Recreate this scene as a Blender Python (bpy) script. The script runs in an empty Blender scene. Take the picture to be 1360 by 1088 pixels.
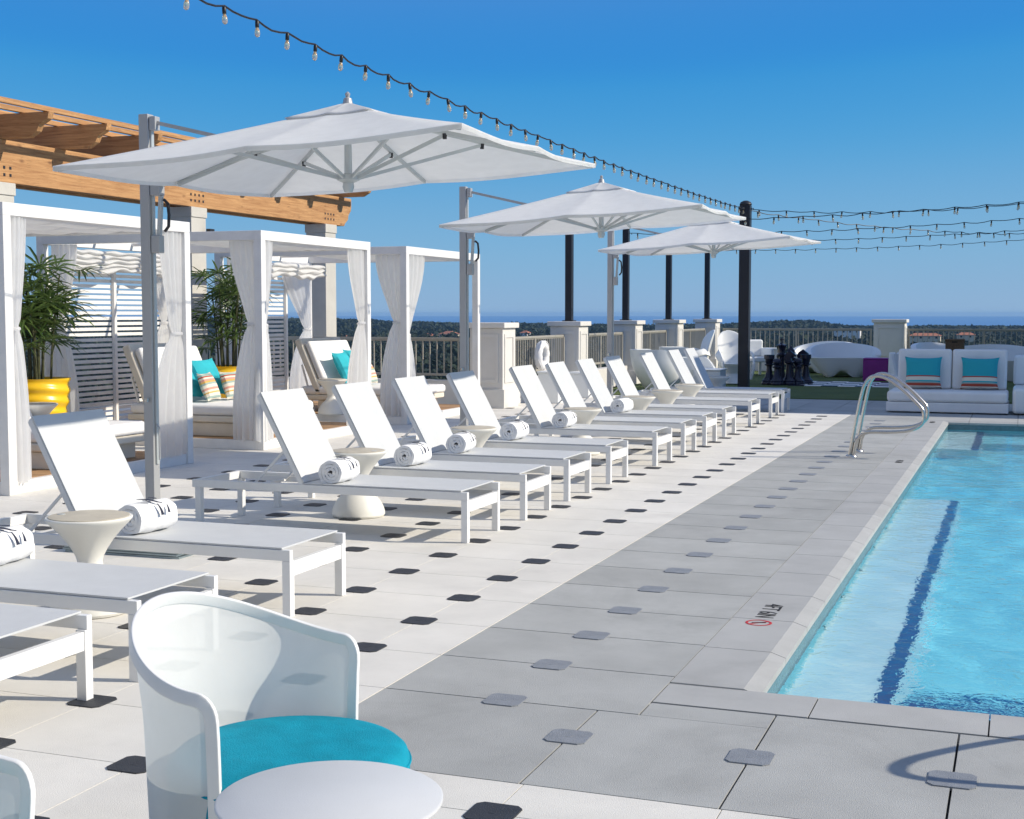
import bpy, math, random
import numpy as np
from mathutils import Vector, Matrix, noise
R = math.radians
PI = math.pi
rnd = random.Random(11)
scene = bpy.context.scene
COL = scene.collection

# ------------------------------------------------------------------ materials
def nodes_of(name):
    m = bpy.data.materials.new(name)
    m.use_nodes = True
    nt = m.node_tree
    b = nt.nodes['Principled BSDF']
    return m, nt, b

def N(nt, kind, **kw):
    n = nt.nodes.new(kind)
    for k, v in kw.items():
        if k in n.inputs.keys():
            n.inputs[k].default_value = v
        else:
            setattr(n, k, v)
    return n

def mat(name, col, rough=0.5, var=0.12, scale=6.0, bump=0.0, bscale=120.0, metal=0.0, spec=0.5, stretch=None, island=0.0, sheen=0.0, stain=0.0):
    """plain surface with a little procedural colour variation and grain"""
    m, nt, b = nodes_of(name)
    L = nt.links.new
    tc = N(nt, 'ShaderNodeTexCoord')
    vec = tc.outputs['Object']
    if stretch:
        mp = N(nt, 'ShaderNodeMapping')
        mp.inputs['Scale'].default_value = stretch
        L(vec, mp.inputs['Vector']); vec = mp.outputs['Vector']
    nz = N(nt, 'ShaderNodeTexNoise', Scale=scale, Detail=5.0, Roughness=0.6)
    L(vec, nz.inputs['Vector'])
    rp = N(nt, 'ShaderNodeMapRange')
    rp.inputs['From Min'].default_value = 0.3; rp.inputs['From Max'].default_value = 0.7
    rp.inputs['To Min'].default_value = 1 - var; rp.inputs['To Max'].default_value = 1 + var
    L(nz.outputs['Fac'], rp.inputs['Value'])
    val = rp.outputs['Result']
    if island:
        g = N(nt, 'ShaderNodeNewGeometry')
        r2 = N(nt, 'ShaderNodeMapRange')
        r2.inputs['To Min'].default_value = 1 - island; r2.inputs['To Max'].default_value = 1 + island
        L(g.outputs['Random Per Island'], r2.inputs['Value'])
        mm = N(nt, 'ShaderNodeMath', operation='MULTIPLY')
        L(val, mm.inputs[0]); L(r2.outputs['Result'], mm.inputs[1]); val = mm.outputs[0]
    if stain:
        n3 = N(nt, 'ShaderNodeTexNoise', Scale=0.9, Detail=9.0, Roughness=0.72, Distortion=1.2)
        n4 = N(nt, 'ShaderNodeTexNoise', Scale=26.0, Detail=3.0, Roughness=0.7)
        L(vec, n3.inputs['Vector']); L(vec, n4.inputs['Vector'])
        r3 = N(nt, 'ShaderNodeMapRange'); r3.inputs['From Min'].default_value = .52; r3.inputs['From Max'].default_value = .72
        r3.inputs['To Min'].default_value = 1.0; r3.inputs['To Max'].default_value = 1 - stain
        L(n3.outputs['Fac'], r3.inputs['Value'])
        r4 = N(nt, 'ShaderNodeMapRange'); r4.inputs['From Min'].default_value = .66; r4.inputs['From Max'].default_value = .76
        r4.inputs['To Min'].default_value = 1.0; r4.inputs['To Max'].default_value = 1 - stain*.8
        L(n4.outputs['Fac'], r4.inputs['Value'])
        m3 = N(nt, 'ShaderNodeMath', operation='MULTIPLY'); L(r3.outputs[0], m3.inputs[0]); L(r4.outputs[0], m3.inputs[1])
        m4 = N(nt, 'ShaderNodeMath', operation='MULTIPLY'); L(m3.outputs[0], m4.inputs[0]); L(val, m4.inputs[1]); val = m4.outputs[0]
    mx = N(nt, 'ShaderNodeVectorMath', operation='SCALE')
    mx.inputs[0].default_value = col[:3]
    L(val, mx.inputs['Scale'])
    L(mx.outputs['Vector'], b.inputs['Base Color'])
    b.inputs['Roughness'].default_value = rough
    b.inputs['Metallic'].default_value = metal
    b.inputs['Specular IOR Level'].default_value = spec
    if sheen:
        b.inputs['Sheen Weight'].default_value = sheen
    if bump:
        n2 = N(nt, 'ShaderNodeTexNoise', Scale=bscale, Detail=4.0)
        L(vec, n2.inputs['Vector'])
        bp = N(nt, 'ShaderNodeBump', Strength=bump, Distance=0.02)
        L(n2.outputs['Fac'], bp.inputs['Height'])
        L(bp.outputs['Normal'], b.inputs['Normal'])
    return m

def cloth(name, col, trans=0.25, alpha=0.0, rough=0.9, weave=900.0, wb=0.15, spec=.15):
    """thin woven cloth: diffuse + light coming through + an open weave"""
    m, nt, b = nodes_of(name)
    L = nt.links.new
    out = nt.nodes['Material Output']
    tc = N(nt, 'ShaderNodeTexCoord')
    nz = N(nt, 'ShaderNodeTexNoise', Scale=9.0, Detail=4.0)
    L(tc.outputs['Object'], nz.inputs['Vector'])
    rp = N(nt, 'ShaderNodeMapRange')
    rp.inputs['To Min'].default_value = 0.93; rp.inputs['To Max'].default_value = 1.05
    L(nz.outputs['Fac'], rp.inputs['Value'])
    mx = N(nt, 'ShaderNodeVectorMath', operation='SCALE')
    mx.inputs[0].default_value = col[:3]
    L(rp.outputs['Result'], mx.inputs['Scale'])
    L(mx.outputs['Vector'], b.inputs['Base Color'])
    b.inputs['Roughness'].default_value = rough
    b.inputs['Specular IOR Level'].default_value = spec
    wv = N(nt, 'ShaderNodeTexNoise', Scale=weave, Detail=1.0)
    L(tc.outputs['Object'], wv.inputs['Vector'])
    bp = N(nt, 'ShaderNodeBump', Strength=wb, Distance=0.003)
    L(wv.outputs['Fac'], bp.inputs['Height']); L(bp.outputs['Normal'], b.inputs['Normal'])
    tr = N(nt, 'ShaderNodeBsdfTranslucent')
    L(mx.outputs['Vector'], tr.inputs['Color'])
    mix = N(nt, 'ShaderNodeMixShader'); mix.inputs[0].default_value = trans
    L(b.outputs[0], mix.inputs[1]); L(tr.outputs[0], mix.inputs[2])
    last = mix.outputs[0]
    if alpha:
        tp = N(nt, 'ShaderNodeBsdfTransparent')
        m2 = N(nt, 'ShaderNodeMixShader'); m2.inputs[0].default_value = alpha
        L(last, m2.inputs[1]); L(tp.outputs[0], m2.inputs[2]); last = m2.outputs[0]
    L(last, out.inputs['Surface'])
    return m

def stripes(name, axis, bands, rough=0.9, freq=1.0):
    """woven stripes along an object axis: bands = [(pos, colour)...] over 0..1 of frac(axis*freq+.5)"""
    m, nt, b = nodes_of(name)
    L = nt.links.new
    tc = N(nt, 'ShaderNodeTexCoord')
    sp = N(nt, 'ShaderNodeSeparateXYZ')
    L(tc.outputs['Object'], sp.inputs[0])
    ma = N(nt, 'ShaderNodeMath', operation='MULTIPLY_ADD')
    ma.inputs[1].default_value = freq; ma.inputs[2].default_value = 0.5
    L(sp.outputs[axis], ma.inputs[0])
    cr = N(nt, 'ShaderNodeValToRGB'); cr.color_ramp.interpolation = 'CONSTANT'
    e = cr.color_ramp.elements
    e[0].position = bands[0][0]; e[0].color = (*bands[0][1], 1)
    e[1].position = bands[1][0]; e[1].color = (*bands[1][1], 1)
    for p, c in bands[2:]:
        x = e.new(p); x.color = (*c, 1)
    L(ma.outputs[0], cr.inputs[0])
    L(cr.outputs[0], b.inputs['Base Color'])
    b.inputs['Roughness'].default_value = rough
    nz = N(nt, 'ShaderNodeTexNoise', Scale=260.0)
    L(tc.outputs['Object'], nz.inputs['Vector'])
    bp = N(nt, 'ShaderNodeBump', Strength=0.2, Distance=0.004)
    L(nz.outputs['Fac'], bp.inputs['Height']); L(bp.outputs['Normal'], b.inputs['Normal'])
    return m

M = {}
M['white_paver'] = mat('white_paver', (0.71, 0.685, 0.635), 0.8, 0.07, 2.2, 0.25, 260, island=0.035, stain=.10)
M['grey_paver'] = mat('grey_paver', (0.39, 0.395, 0.385), 0.8, 0.10, 2.2, 0.3, 240, island=0.06, stain=.16)
M['coping'] = mat('coping', (0.415, 0.415, 0.405), 0.7, 0.07, 3.0, 0.25, 300, island=0.04, stain=.14)
M['joint'] = mat('joint', (0.13, 0.13, 0.13), 0.95, 0.3, 20)
M['white_joint'] = mat('white_joint', (0.45, 0.43, 0.4), 0.95, 0.2, 20)
M['black_cap'] = mat('black_cap', (0.028, 0.03, 0.036), 0.55, 0.2, 12, 0.4, 300, island=0.0)
M['grey_cap'] = mat('grey_cap', (0.25, 0.265, 0.29), 0.55, 0.12, 12, 0.4, 300)
M['white_metal'] = mat('white_metal', (0.80, 0.80, 0.79), 0.35, 0.04, 4, 0.05, 200)
M['white_wood'] = mat('white_wood', (0.80, 0.79, 0.77), 0.5, 0.06, 5, 0.15, 80)
M['sling'] = cloth('sling', (0.63, 0.645, 0.655), 0.08, 0.0, rough=.6, spec=.3)
M['canopy'] = cloth('canopy', (0.92, 0.92, 0.915), 0.46, 0.0)
M['curtain'] = cloth('curtain', (0.93, 0.93, 0.93), 0.74, 0.07)
M['roof_cloth'] = cloth('roof_cloth', (0.88, 0.875, 0.86), 0.5, 0.0)
M['chair_mesh'] = cloth('chair_mesh', (0.78, 0.79, 0.78), 0.2, 0.12, spec=.03, weave=1500.0)
M['table_white'] = mat('table_white', (0.62, 0.63, 0.64), 0.45, 0.03, 4, 0.06, 260)
M['towel'] = mat('towel', (0.84, 0.84, 0.845), 0.95, 0.05, 30, 0.22, 190, spec=0.1)
M['navy_ink'] = mat('navy_ink', (0.02, 0.025, 0.05), 0.9, 0.1)
M['side_table'] = mat('side_table', (0.79, 0.775, 0.72), 0.4, 0.03, 3)
M['teal'] = mat('teal', (0.006, 0.285, 0.40), 0.8, 0.16, 9, 0.35, 260, spec=0.15)
M['turquoise'] = mat('turquoise', (0.02, 0.42, 0.50), 0.85, 0.08, 6, 0.3, 300)
M['alu'] = mat('alu', (0.46, 0.46, 0.46), 0.42, 0.05, 3, metal=0.35)
M['silver_rib'] = mat('silver_rib', (0.55, 0.58, 0.58), 0.4, 0.05, 3, metal=0.4)
M['chrome'] = mat('chrome', (0.60, 0.57, 0.53), 0.24, 0.05, 8, metal=1.0)
M['steel_plate'] = mat('steel_plate', (0.30, 0.36, 0.38), 0.35, 0.15, 8, metal=0.7)
M['black_plastic'] = mat('black_plastic', (0.02, 0.02, 0.025), 0.4, 0.1)
M['pole_paint'] = mat('pole_paint', (0.013, 0.015, 0.022), 0.45, 0.15, 3)
M['stucco'] = mat('stucco', (0.71, 0.69, 0.65), 0.8, 0.05, 2.5, 0.3, 180)
M['column_stone'] = mat('column_stone', (0.56, 0.54, 0.49), 0.8, 0.08, 2.5, 0.3, 160)
M['rail_paint'] = mat('rail_paint', (0.36, 0.34, 0.29), 0.5, 0.08, 3)
M['cream_upholstery'] = mat('cream_upholstery', (0.72, 0.66, 0.56), 0.8, 0.06, 4, 0.2, 300)
M['white_cushion'] = mat('white_cushion', (0.80, 0.79, 0.78), 0.85, 0.04, 4, 0.2, 250)
M['shell_plastic'] = mat('shell_plastic', (0.78, 0.80, 0.80), 0.35, 0.03, 2)
M['deck_wood'] = mat('deck_wood', (0.40, 0.235, 0.115), 0.65, 0.25, 3, 0.2, 60, stretch=(1, 9, 9), island=0.15)
M['yellow_pot'] = mat('yellow_pot', (0.85, 0.52, 0.012), 0.3, 0.03, 3)
M['soil'] = mat('soil', (0.06, 0.045, 0.03), 0.95, 0.3, 30, 0.6, 60)
M['stem'] = mat('stem', (0.07, 0.075, 0.03), 0.7, 0.3, 20)
M['purple'] = mat('purple', (0.24, 0.012, 0.21), 0.5, 0.1, 4)
M['navy_gloss'] = mat('navy_gloss', (0.008, 0.010, 0.030), 0.25, 0.1, 4)
M['wicker'] = mat('wicker', (0.16, 0.10, 0.055), 0.8, 0.3, 30, 0.6, 60)
M['terracotta'] = mat('terracotta', (0.42, 0.16, 0.09), 0.8, 0.2, 0.5, island=0.05)
M['house_wall'] = mat('house_wall', (0.66, 0.56, 0.42), 0.85, 0.08, 0.3)
M['house_white'] = mat('house_white', (0.72, 0.70, 0.68), 0.85, 0.08, 0.3)
M['window_glass'] = mat('window_glass', (0.03, 0.04, 0.05), 0.1, 0.1)
M['tile_teal'] = mat('tile_teal', (0.10, 0.19, 0.22), 0.25, 0.2, 14)
M['tile_navy'] = mat('tile_navy', (0.020, 0.075, 0.21), 0.35, 0.25, 14)
M['bulb_socket'] = mat('bulb_socket', (0.010, 0.011, 0.014), 0.45, 0.1)
M['red_paint'] = mat('red_paint', (0.5, 0.03, 0.04), 0.8, 0.2, 60)
M['black_paint'] = mat('black_paint', (0.012, 0.012, 0.014), 0.8, 0.25, 60)

def wood_mat(name, grain, knot):
    m, nt, b = nodes_of(name)
    L = nt.links.new
    tc = N(nt, 'ShaderNodeTexCoord')
    mp = N(nt, 'ShaderNodeMapping'); mp.inputs['Scale'].default_value = grain
    L(tc.outputs['Object'], mp.inputs[0])
    n1 = N(nt, 'ShaderNodeTexNoise', Scale=3.0, Detail=8.0, Roughness=0.65, Distortion=0.8)
    L(mp.outputs[0], n1.inputs['Vector'])
    cr = N(nt, 'ShaderNodeValToRGB')
    cr.color_ramp.elements[0].position = 0.3; cr.color_ramp.elements[0].color = (0.34, 0.155, 0.058, 1)
    cr.color_ramp.elements[1].position = 0.68; cr.color_ramp.elements[1].color = (0.62, 0.35, 0.15, 1)
    L(n1.outputs['Fac'], cr.inputs[0])
    # knots
    mp2 = N(nt, 'ShaderNodeMapping'); mp2.inputs['Scale'].default_value = knot
    L(tc.outputs['Object'], mp2.inputs[0])
    vo = N(nt, 'ShaderNodeTexVoronoi', Scale=1.6); L(mp2.outputs[0], vo.inputs['Vector'])
    kr = N(nt, 'ShaderNodeValToRGB')
    kr.color_ramp.elements[0].position = 0.02; kr.color_ramp.elements[0].color = (0.45, 0.4, 0.4, 1)
    kr.color_ramp.elements[1].position = 0.13; kr.color_ramp.elements[1].color = (1, 1, 1, 1)
    L(vo.outputs['Distance'], kr.inputs[0])
    mx = N(nt, 'ShaderNodeVectorMath', operation='MULTIPLY')
    L(cr.outputs[0], mx.inputs[0]); L(kr.outputs[0], mx.inputs[1])
    oi = N(nt, 'ShaderNodeObjectInfo')
    ro = N(nt, 'ShaderNodeMapRange'); ro.inputs['To Min'].default_value = .80; ro.inputs['To Max'].default_value = 1.12
    L(oi.outputs['Random'], ro.inputs['Value'])
    # drying cracks along the grain
    mp3 = N(nt, 'ShaderNodeMapping'); mp3.inputs['Scale'].default_value = tuple(g*3.2 for g in grain); L(tc.outputs['Object'], mp3.inputs[0])
    n3 = N(nt, 'ShaderNodeTexNoise', Scale=4.0, Detail=3.0, Distortion=.3); L(mp3.outputs[0], n3.inputs['Vector'])
    rc_ = N(nt, 'ShaderNodeMapRange'); rc_.inputs['From Min'].default_value = .30; rc_.inputs['From Max'].default_value = .36; rc_.inputs['To Min'].default_value = .55
    L(n3.outputs['Fac'], rc_.inputs['Value'])
    mu = N(nt, 'ShaderNodeMath', operation='MULTIPLY'); L(ro.outputs[0], mu.inputs[0]); L(rc_.outputs[0], mu.inputs[1])
    sc_ = N(nt, 'ShaderNodeVectorMath', operation='SCALE'); L(mx.outputs[0], sc_.inputs[0]); L(mu.outputs[0], sc_.inputs['Scale'])
    L(sc_.outputs[0], b.inputs['Base Color'])
    b.inputs['Roughness'].default_value = 0.75
    bp = N(nt, 'ShaderNodeBump', Strength=0.2, Distance=0.01)
    L(n1.outputs['Fac'], bp.inputs['Height']); L(bp.outputs[0], b.inputs['Normal'])
    return m
M['cedar'] = wood_mat('cedar', (7, 0.5, 9), (2, 1.3, 3.0))
M['cedar_rafter'] = wood_mat('cedar_rafter', (0.5, 7, 9), (1.3, 2, 3.0))

def leaf_mat(name, c0, c1, scale=1.5, trans=0.25, rough=0.5):
    m, nt, b = nodes_of(name)
    L = nt.links.new
    out = nt.nodes['Material Output']
    g = N(nt, 'ShaderNodeNewGeometry')
    tc = N(nt, 'ShaderNodeTexCoord')
    nz = N(nt, 'ShaderNodeTexNoise', Scale=scale, Detail=3.0)
    L(tc.outputs['Object'], nz.inputs['Vector'])
    ad = N(nt, 'ShaderNodeMath', operation='MULTIPLY_ADD'); ad.inputs[1].default_value = 0.55; 
    L(g.outputs['Random Per Island'], ad.inputs[0])
    sc = N(nt, 'ShaderNodeMath', operation='MULTIPLY'); sc.inputs[1].default_value = 0.5
    L(nz.outputs['Fac'], sc.inputs[0]); L(sc.outputs[0], ad.inputs[2])
    cr = N(nt, 'ShaderNodeValToRGB')
    cr.color_ramp.elements[0].position = 0.2; cr.color_ramp.elements[0].color = (*c0, 1)
    cr.color_ramp.elements[1].position = 0.85; cr.color_ramp.elements[1].color = (*c1, 1)
    L(ad.outputs[0], cr.inputs[0]); L(cr.outputs[0], b.inputs['Base Color'])
    b.inputs['Roughness'].default_value = rough
    tr = N(nt, 'ShaderNodeBsdfTranslucent'); L(cr.outputs[0], tr.inputs['Color'])
    mix = N(nt, 'ShaderNodeMixShader'); mix.inputs[0].default_value = trans
    L(b.outputs[0], mix.inputs[1]); L(tr.outputs[0], mix.inputs[2]); L(mix.outputs[0], out.inputs['Surface'])
    return m
M['palm_leaf'] = leaf_mat('palm_leaf', (0.03, 0.07, 0.018), (0.15, 0.23, 0.06), 4.0, 0.25, 0.4)
M['far_leaf'] = leaf_mat('far_leaf', (0.010, 0.020, 0.014), (0.034, 0.052, 0.028), 0.02, 0.1, 0.9)

def turf_mat():
    m, nt, b = nodes_of('turf')
    L = nt.links.new
    tc = N(nt, 'ShaderNodeTexCoord')
    n1 = N(nt, 'ShaderNodeTexNoise', Scale=1.2, Detail=6.0)
    n2 = N(nt, 'ShaderNodeTexNoise', Scale=160.0, Detail=3.0)
    L(tc.outputs['Object'], n1.inputs['Vector']); L(tc.outputs['Object'], n2.inputs['Vector'])
    ad = N(nt, 'ShaderNodeMath', operation='ADD'); L(n1.outputs[0], ad.inputs[0]); L(n2.outputs[0], ad.inputs[1])
    cr = N(nt, 'ShaderNodeValToRGB')
    cr.color_ramp.elements[0].position = 0.25; cr.color_ramp.elements[0].color = (0.045, 0.085, 0.018, 1)
    cr.color_ramp.elements[1].position = 0.75; cr.color_ramp.elements[1].color = (0.15, 0.20, 0.045, 1)
    hv = N(nt, 'ShaderNodeMath', operation='MULTIPLY'); hv.inputs[1].default_value = 0.5
    L(ad.outputs[0], hv.inputs[0]); L(hv.outputs[0], cr.inputs[0]); L(cr.outputs[0], b.inputs['Base Color'])
    b.inputs['Roughness'].default_value = 0.9
    bp = N(nt, 'ShaderNodeBump', Strength=0.8, Distance=0.03); L(n2.outputs[0], bp.inputs['Height']); L(bp.outputs[0], b.inputs['Normal'])
    return m
M['turf'] = turf_mat()

def plaster_mat(name, col):
    m, nt, b = nodes_of(name)
    L = nt.links.new
    tc = N(nt, 'ShaderNodeTexCoord')
    n1 = N(nt, 'ShaderNodeTexNoise', Scale=0.8, Detail=5.0)
    n2 = N(nt, 'ShaderNodeTexNoise', Scale=90.0, Detail=2.0)
    L(tc.outputs['Object'], n1.inputs['Vector']); L(tc.outputs['Object'], n2.inputs['Vector'])
    ad = N(nt, 'ShaderNodeMath', operation='ADD'); L(n1.outputs[0], ad.inputs[0]); L(n2.outputs[0], ad.inputs[1])
    rp = N(nt, 'ShaderNodeMapRange'); rp.inputs['From Max'].default_value = 2.0
    rp.inputs['To Min'].default_value = 0.86; rp.inputs['To Max'].default_value = 1.12
    L(ad.outputs[0], rp.inputs['Value'])
    mx = N(nt, 'ShaderNodeVectorMath', operation='SCALE'); mx.inputs[0].default_value = col
    L(rp.outputs[0], mx.inputs['Scale']); L(mx.outputs[0], b.inputs['Base Color'])
    b.inputs['Roughness'].default_value = 0.85
    return m
M['plaster'] = plaster_mat('deep_tint_plaster', (0.33, 0.74, 0.84))  # cyan tint of deep water is put into the floor colour
M['shallow_tint_plaster'] = plaster_mat('shallow_tint_plaster', (0.88, 0.885, 0.88))  # paler colour stands in for light through shallower water over the ledge

def water_mat():
    m, nt, b = nodes_of('pool_water')
    L = nt.links.new
    out = nt.nodes['Material Output']
    nt.nodes.remove(b)
    tc = N(nt, 'ShaderNodeTexCoord')
    n1 = N(nt, 'ShaderNodeTexNoise', Scale=7.0, Detail=3.0, Roughness=0.55, Distortion=0.6)
    n2 = N(nt, 'ShaderNodeTexNoise', Scale=22.0, Detail=2.0, Roughness=0.5, Distortion=0.4)
    L(tc.outputs['Object'], n1.inputs['Vector']); L(tc.outputs['Object'], n2.inputs['Vector'])
    mp = N(nt, 'ShaderNodeMath', operation='MULTIPLY_ADD'); mp.inputs[1].default_value = 0.3
    L(n2.outputs[0], mp.inputs[0]); L(n1.outputs[0], mp.inputs[2])
    bp = N(nt, 'ShaderNodeBump', Strength=0.32, Distance=0.03)
    L(mp.outputs[0], bp.inputs['Height'])
    g = N(nt, 'ShaderNodeBsdfPrincipled', IOR=1.33, Roughness=0.0)
    g.inputs['Base Color'].default_value = (0.70, 0.95, 0.99, 1)
    g.inputs['Transmission Weight'].default_value = 1.0
    L(bp.outputs[0], g.inputs['Normal'])
    L(g.outputs[0], out.inputs['Surface'])
    return m
M['water'] = water_mat()

def sea_mat():
    m, nt, b = nodes_of('sea')
    L = nt.links.new
    tc = N(nt, 'ShaderNodeTexCoord')
    n1 = N(nt, 'ShaderNodeTexNoise', Scale=0.002, Detail=5.0)
    L(tc.outputs['Object'], n1.inputs['Vector'])
    cr = N(nt, 'ShaderNodeValToRGB')
    cr.color_ramp.elements[0].position = 0.3; cr.color_ramp.elements[0].color = (0.075, 0.20, 0.42, 1)
    cr.color_ramp.elements[1].position = 0.7; cr.color_ramp.elements[1].color = (0.09, 0.23, 0.46, 1)
    L(n1.outputs[0], cr.inputs[0]); L(cr.outputs[0], b.inputs['Base Color'])
    b.inputs['Roughness'].default_value = 0.8; b.inputs['Specular IOR Level'].default_value = 0.1
    return m
M['sea'] = sea_mat()
M['land'] = mat('land', (0.045, 0.055, 0.028), 0.95, 0.35, 0.02)

def glass_mat():
    m, nt, b = nodes_of('bulb_glass')
    b.inputs['Base Color'].default_value = (1.0, 0.85, 0.62, 1)
    b.inputs['Roughness'].default_value = 0.12
    b.inputs['Transmission Weight'].default_value = 0.8
    b.inputs['IOR'].default_value = 1.3
    tc = N(nt, 'ShaderNodeTexCoord')
    nz = N(nt, 'ShaderNodeTexNoise', Scale=30.0)
    nt.links.new(tc.outputs['Object'], nz.inputs['Vector'])
    bp = N(nt, 'ShaderNodeBump', Strength=0.05)
    nt.links.new(nz.outputs[0], bp.inputs['Height']); nt.links.new(bp.outputs[0], b.inputs['Normal'])
    return m
M['bulb_glass'] = glass_mat()

ST = {'teal': (0.02, 0.36, 0.42), 'cream': (0.72, 0.66, 0.55), 'red': (0.42, 0.07, 0.04), 'pink': (0.62, 0.30, 0.24),
      'ochre': (0.62, 0.38, 0.10), 'sage': (0.32, 0.42, 0.38), 'brown': (0.20, 0.10, 0.06)}
M['stripe_pillow'] = stripes('stripe_pillow', 'Y', [(0, ST['pink']), (.07, ST['cream']), (.13, ST['sage']), (.19, ST['cream']), (.27, ST['ochre']),
    (.31, ST['cream']), (.37, ST['pink']), (.43, ST['cream']), (.52, ST['sage']), (.58, ST['ochre']), (.63, ST['pink']), (.69, ST['cream']),
    (.74, ST['red']), (.78, ST['sage']), (.84, ST['cream']), (.92, ST['pink'])], freq=2.4)
M['sofa_pillow'] = stripes('sofa_pillow', 'Y', [(0, ST['ochre']), (.07, ST['brown']), (.10, ST['cream']), (.13, ST['red']), (.20, ST['sage']),
    (.235, ST['teal']), (.27, ST['cream']), (.37, ST['red']), (.40, ST['teal'])], freq=1.75)

# ------------------------------------------------------------------ mesh builder
class MB:
    def __init__(s):
        s.v = []; s.f = []
    def add(s, vs, fs):
        o = len(s.v)
        s.v += [tuple(v) for v in vs]
        s.f += [tuple(i + o for i in f) for f in fs]
        return s
    def box(s, x0, x1, y0, y1, z0, z1):
        return s.add([(x0,y0,z0),(x1,y0,z0),(x1,y1,z0),(x0,y1,z0),(x0,y0,z1),(x1,y0,z1),(x1,y1,z1),(x0,y1,z1)],
                     [(3,2,1,0),(4,5,6,7),(0,1,5,4),(1,2,6,5),(2,3,7,6),(3,0,4,7)])
    def bar(s, p0, p1, w, h, up=(0,0,1)):
        p0 = Vector(p0); p1 = Vector(p1); d = (p1 - p0).normalized(); u = Vector(up)
        if abs(d.dot(u)) > .98: u = Vector((1,0,0))
        a = d.cross(u).normalized(); b = a.cross(d).normalized()
        vs = []
        for p in (p0, p1):
            for i, j in ((-1,-1),(1,-1),(1,1),(-1,1)):
                vs.append(p + a*(w/2*i) + b*(h/2*j))
        return s.add(vs, [(3,2,1,0),(4,5,6,7),(0,1,5,4),(1,2,6,5),(2,3,7,6),(3,0,4,7)])
    def loft(s, rings, cap=True, closed=False):
        n = len(rings[0]); vs = [v for r in rings for v in r]; fs = []
        m = len(rings)
        for i in range(m if closed else m - 1):
            for j in range(n):
                a = i*n + j; b = i*n + (j+1) % n; k = ((i+1) % m)*n
                fs.append((a, b, k + (j+1) % n, k + j))
        if cap and not closed:
            fs.append(tuple(reversed(range(n)))); fs.append(tuple(range((m-1)*n, m*n)))
        return s.add(vs, fs)
    def tube(s, pts, r, n=10, closed=False, cap=True, flat=None, nrm=None):
        pts = [Vector(p) for p in pts]; m = len(pts); rings = []
        prev = None
        for i, p in enumerate(pts):
            if closed: t = pts[(i+1) % m] - pts[i-1]
            else: t = pts[min(i+1, m-1)] - pts[max(i-1, 0)]
            t = t.normalized()
            if nrm is not None:
                a = Vector(nrm[i]); a = (a - t*a.dot(t)).normalized()
            elif prev is None:
                a = t.orthogonal().normalized()
                if abs(t.z) < .9: a = t.cross(Vector((0,0,1))).normalized()
            else:
                a = (prev - t*prev.dot(t)).normalized()
            prev = a; b = t.cross(a)
            rr = r[i] if isinstance(r, (list, tuple)) else r
            if flat:   # rounded rectangle section flat=(half thickness along a, half width along b)
                ha, hb = flat; ring = []
                for k in range(n):
                    th = 2*PI*k/n; c, q = math.cos(th), math.sin(th); e = .32
                    ring.append(p + a*(ha*math.copysign(abs(c)**e, c)) + b*(hb*math.copysign(abs(q)**e, q)))
            else:
                ring = [p + a*(rr*math.cos(2*PI*k/n)) + b*(rr*math.sin(2*PI*k/n)) for k in range(n)]
            rings.append(ring)
        return s.loft(rings, cap, closed)
    def lathe(s, prof, cx=0, cy=0, n=32, cap=True, fn=None):
        rings = []
        for r, z in prof:
            ring = []
            for k in range(n):
                th = 2*PI*k/n; rr = r if fn is None else fn(r, z, th)
                ring.append((cx + rr*math.cos(th), cy + rr*math.sin(th), z))
            rings.append(ring)
        return s.loft(rings, cap)
    def prism(s, poly, axis, a0, a1):
        """polygon in the two other axes extruded along axis"""
        def P(u, v, w):
            return {'x': (w, u, v), 'y': (u, w, v), 'z': (u, v, w)}[axis]
        return s.loft([[P(u, v, a0) for u, v in poly], [P(u, v, a1) for u, v in poly]])
    def build(s, name, m, parent=None, smooth=False, bevel=0, loc=None, segs=2):
        me = bpy.data.meshes.new(name)
        me.from_pydata(s.v, [], s.f)
        me.validate(); me.update()
        o = bpy.data.objects.new(name, me); COL.objects.link(o)
        me.materials.append(M[m] if isinstance(m, str) else m)
        import bmesh
        bm = bmesh.new(); bm.from_mesh(me); bmesh.ops.recalc_face_normals(bm, faces=bm.faces); bm.to_mesh(me); bm.free()
        if smooth:
            for p in me.polygons: p.use_smooth = True
            me.set_sharp_from_angle(angle=R(38))
        if bevel:
            b = o.modifiers.new('bevel', 'BEVEL'); b.width = bevel; b.segments = segs; b.limit_method = 'ANGLE'
            for p in me.polygons: p.use_smooth = True
            me.set_sharp_from_angle(angle=R(38))
            b.harden_normals = True
        if parent: o.parent = parent
        if loc: o.location = loc
        return o

def tag(o, label=None, cat=None, group=None, kind=None):
    if label: o['label'] = label
    if cat: o['category'] = cat
    if group: o['group'] = group
    if kind: o['kind'] = kind
    return o
def empty(name, loc=(0,0,0), rz=0.0):
    o = bpy.data.objects.new(name, None); COL.objects.link(o)
    o.location = loc; o.rotation_euler = (0,0,rz); o.empty_display_size = .2
    return o
KIDS = {}
def copy_tree(o, parent=None):
    c = o.copy(); COL.objects.link(c)
    if parent: c.parent = parent
    for ch in list(o.children): copy_tree(ch, c)
    return c
def structure(o): return tag(o, kind='structure')
def smoothstep(a, b, x):
    t = min(1, max(0, (x-a)/(b-a))); return t*t*(3-2*t)

HAZE = .00008
# ------------------------------------------------------------------ camera, sun, sky
cd = bpy.data.cameras.new('camera'); cam = bpy.data.objects.new('camera', cd); COL.objects.link(cam)
cam.location = (0, 0, 1.5); cam.rotation_euler = (R(90-3.992), 0, R(20.414))
cd.sensor_width = 36; cd.lens = 36*1820/1360; cd.clip_end = 60000; cd.clip_start = .05
scene.camera = cam

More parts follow.
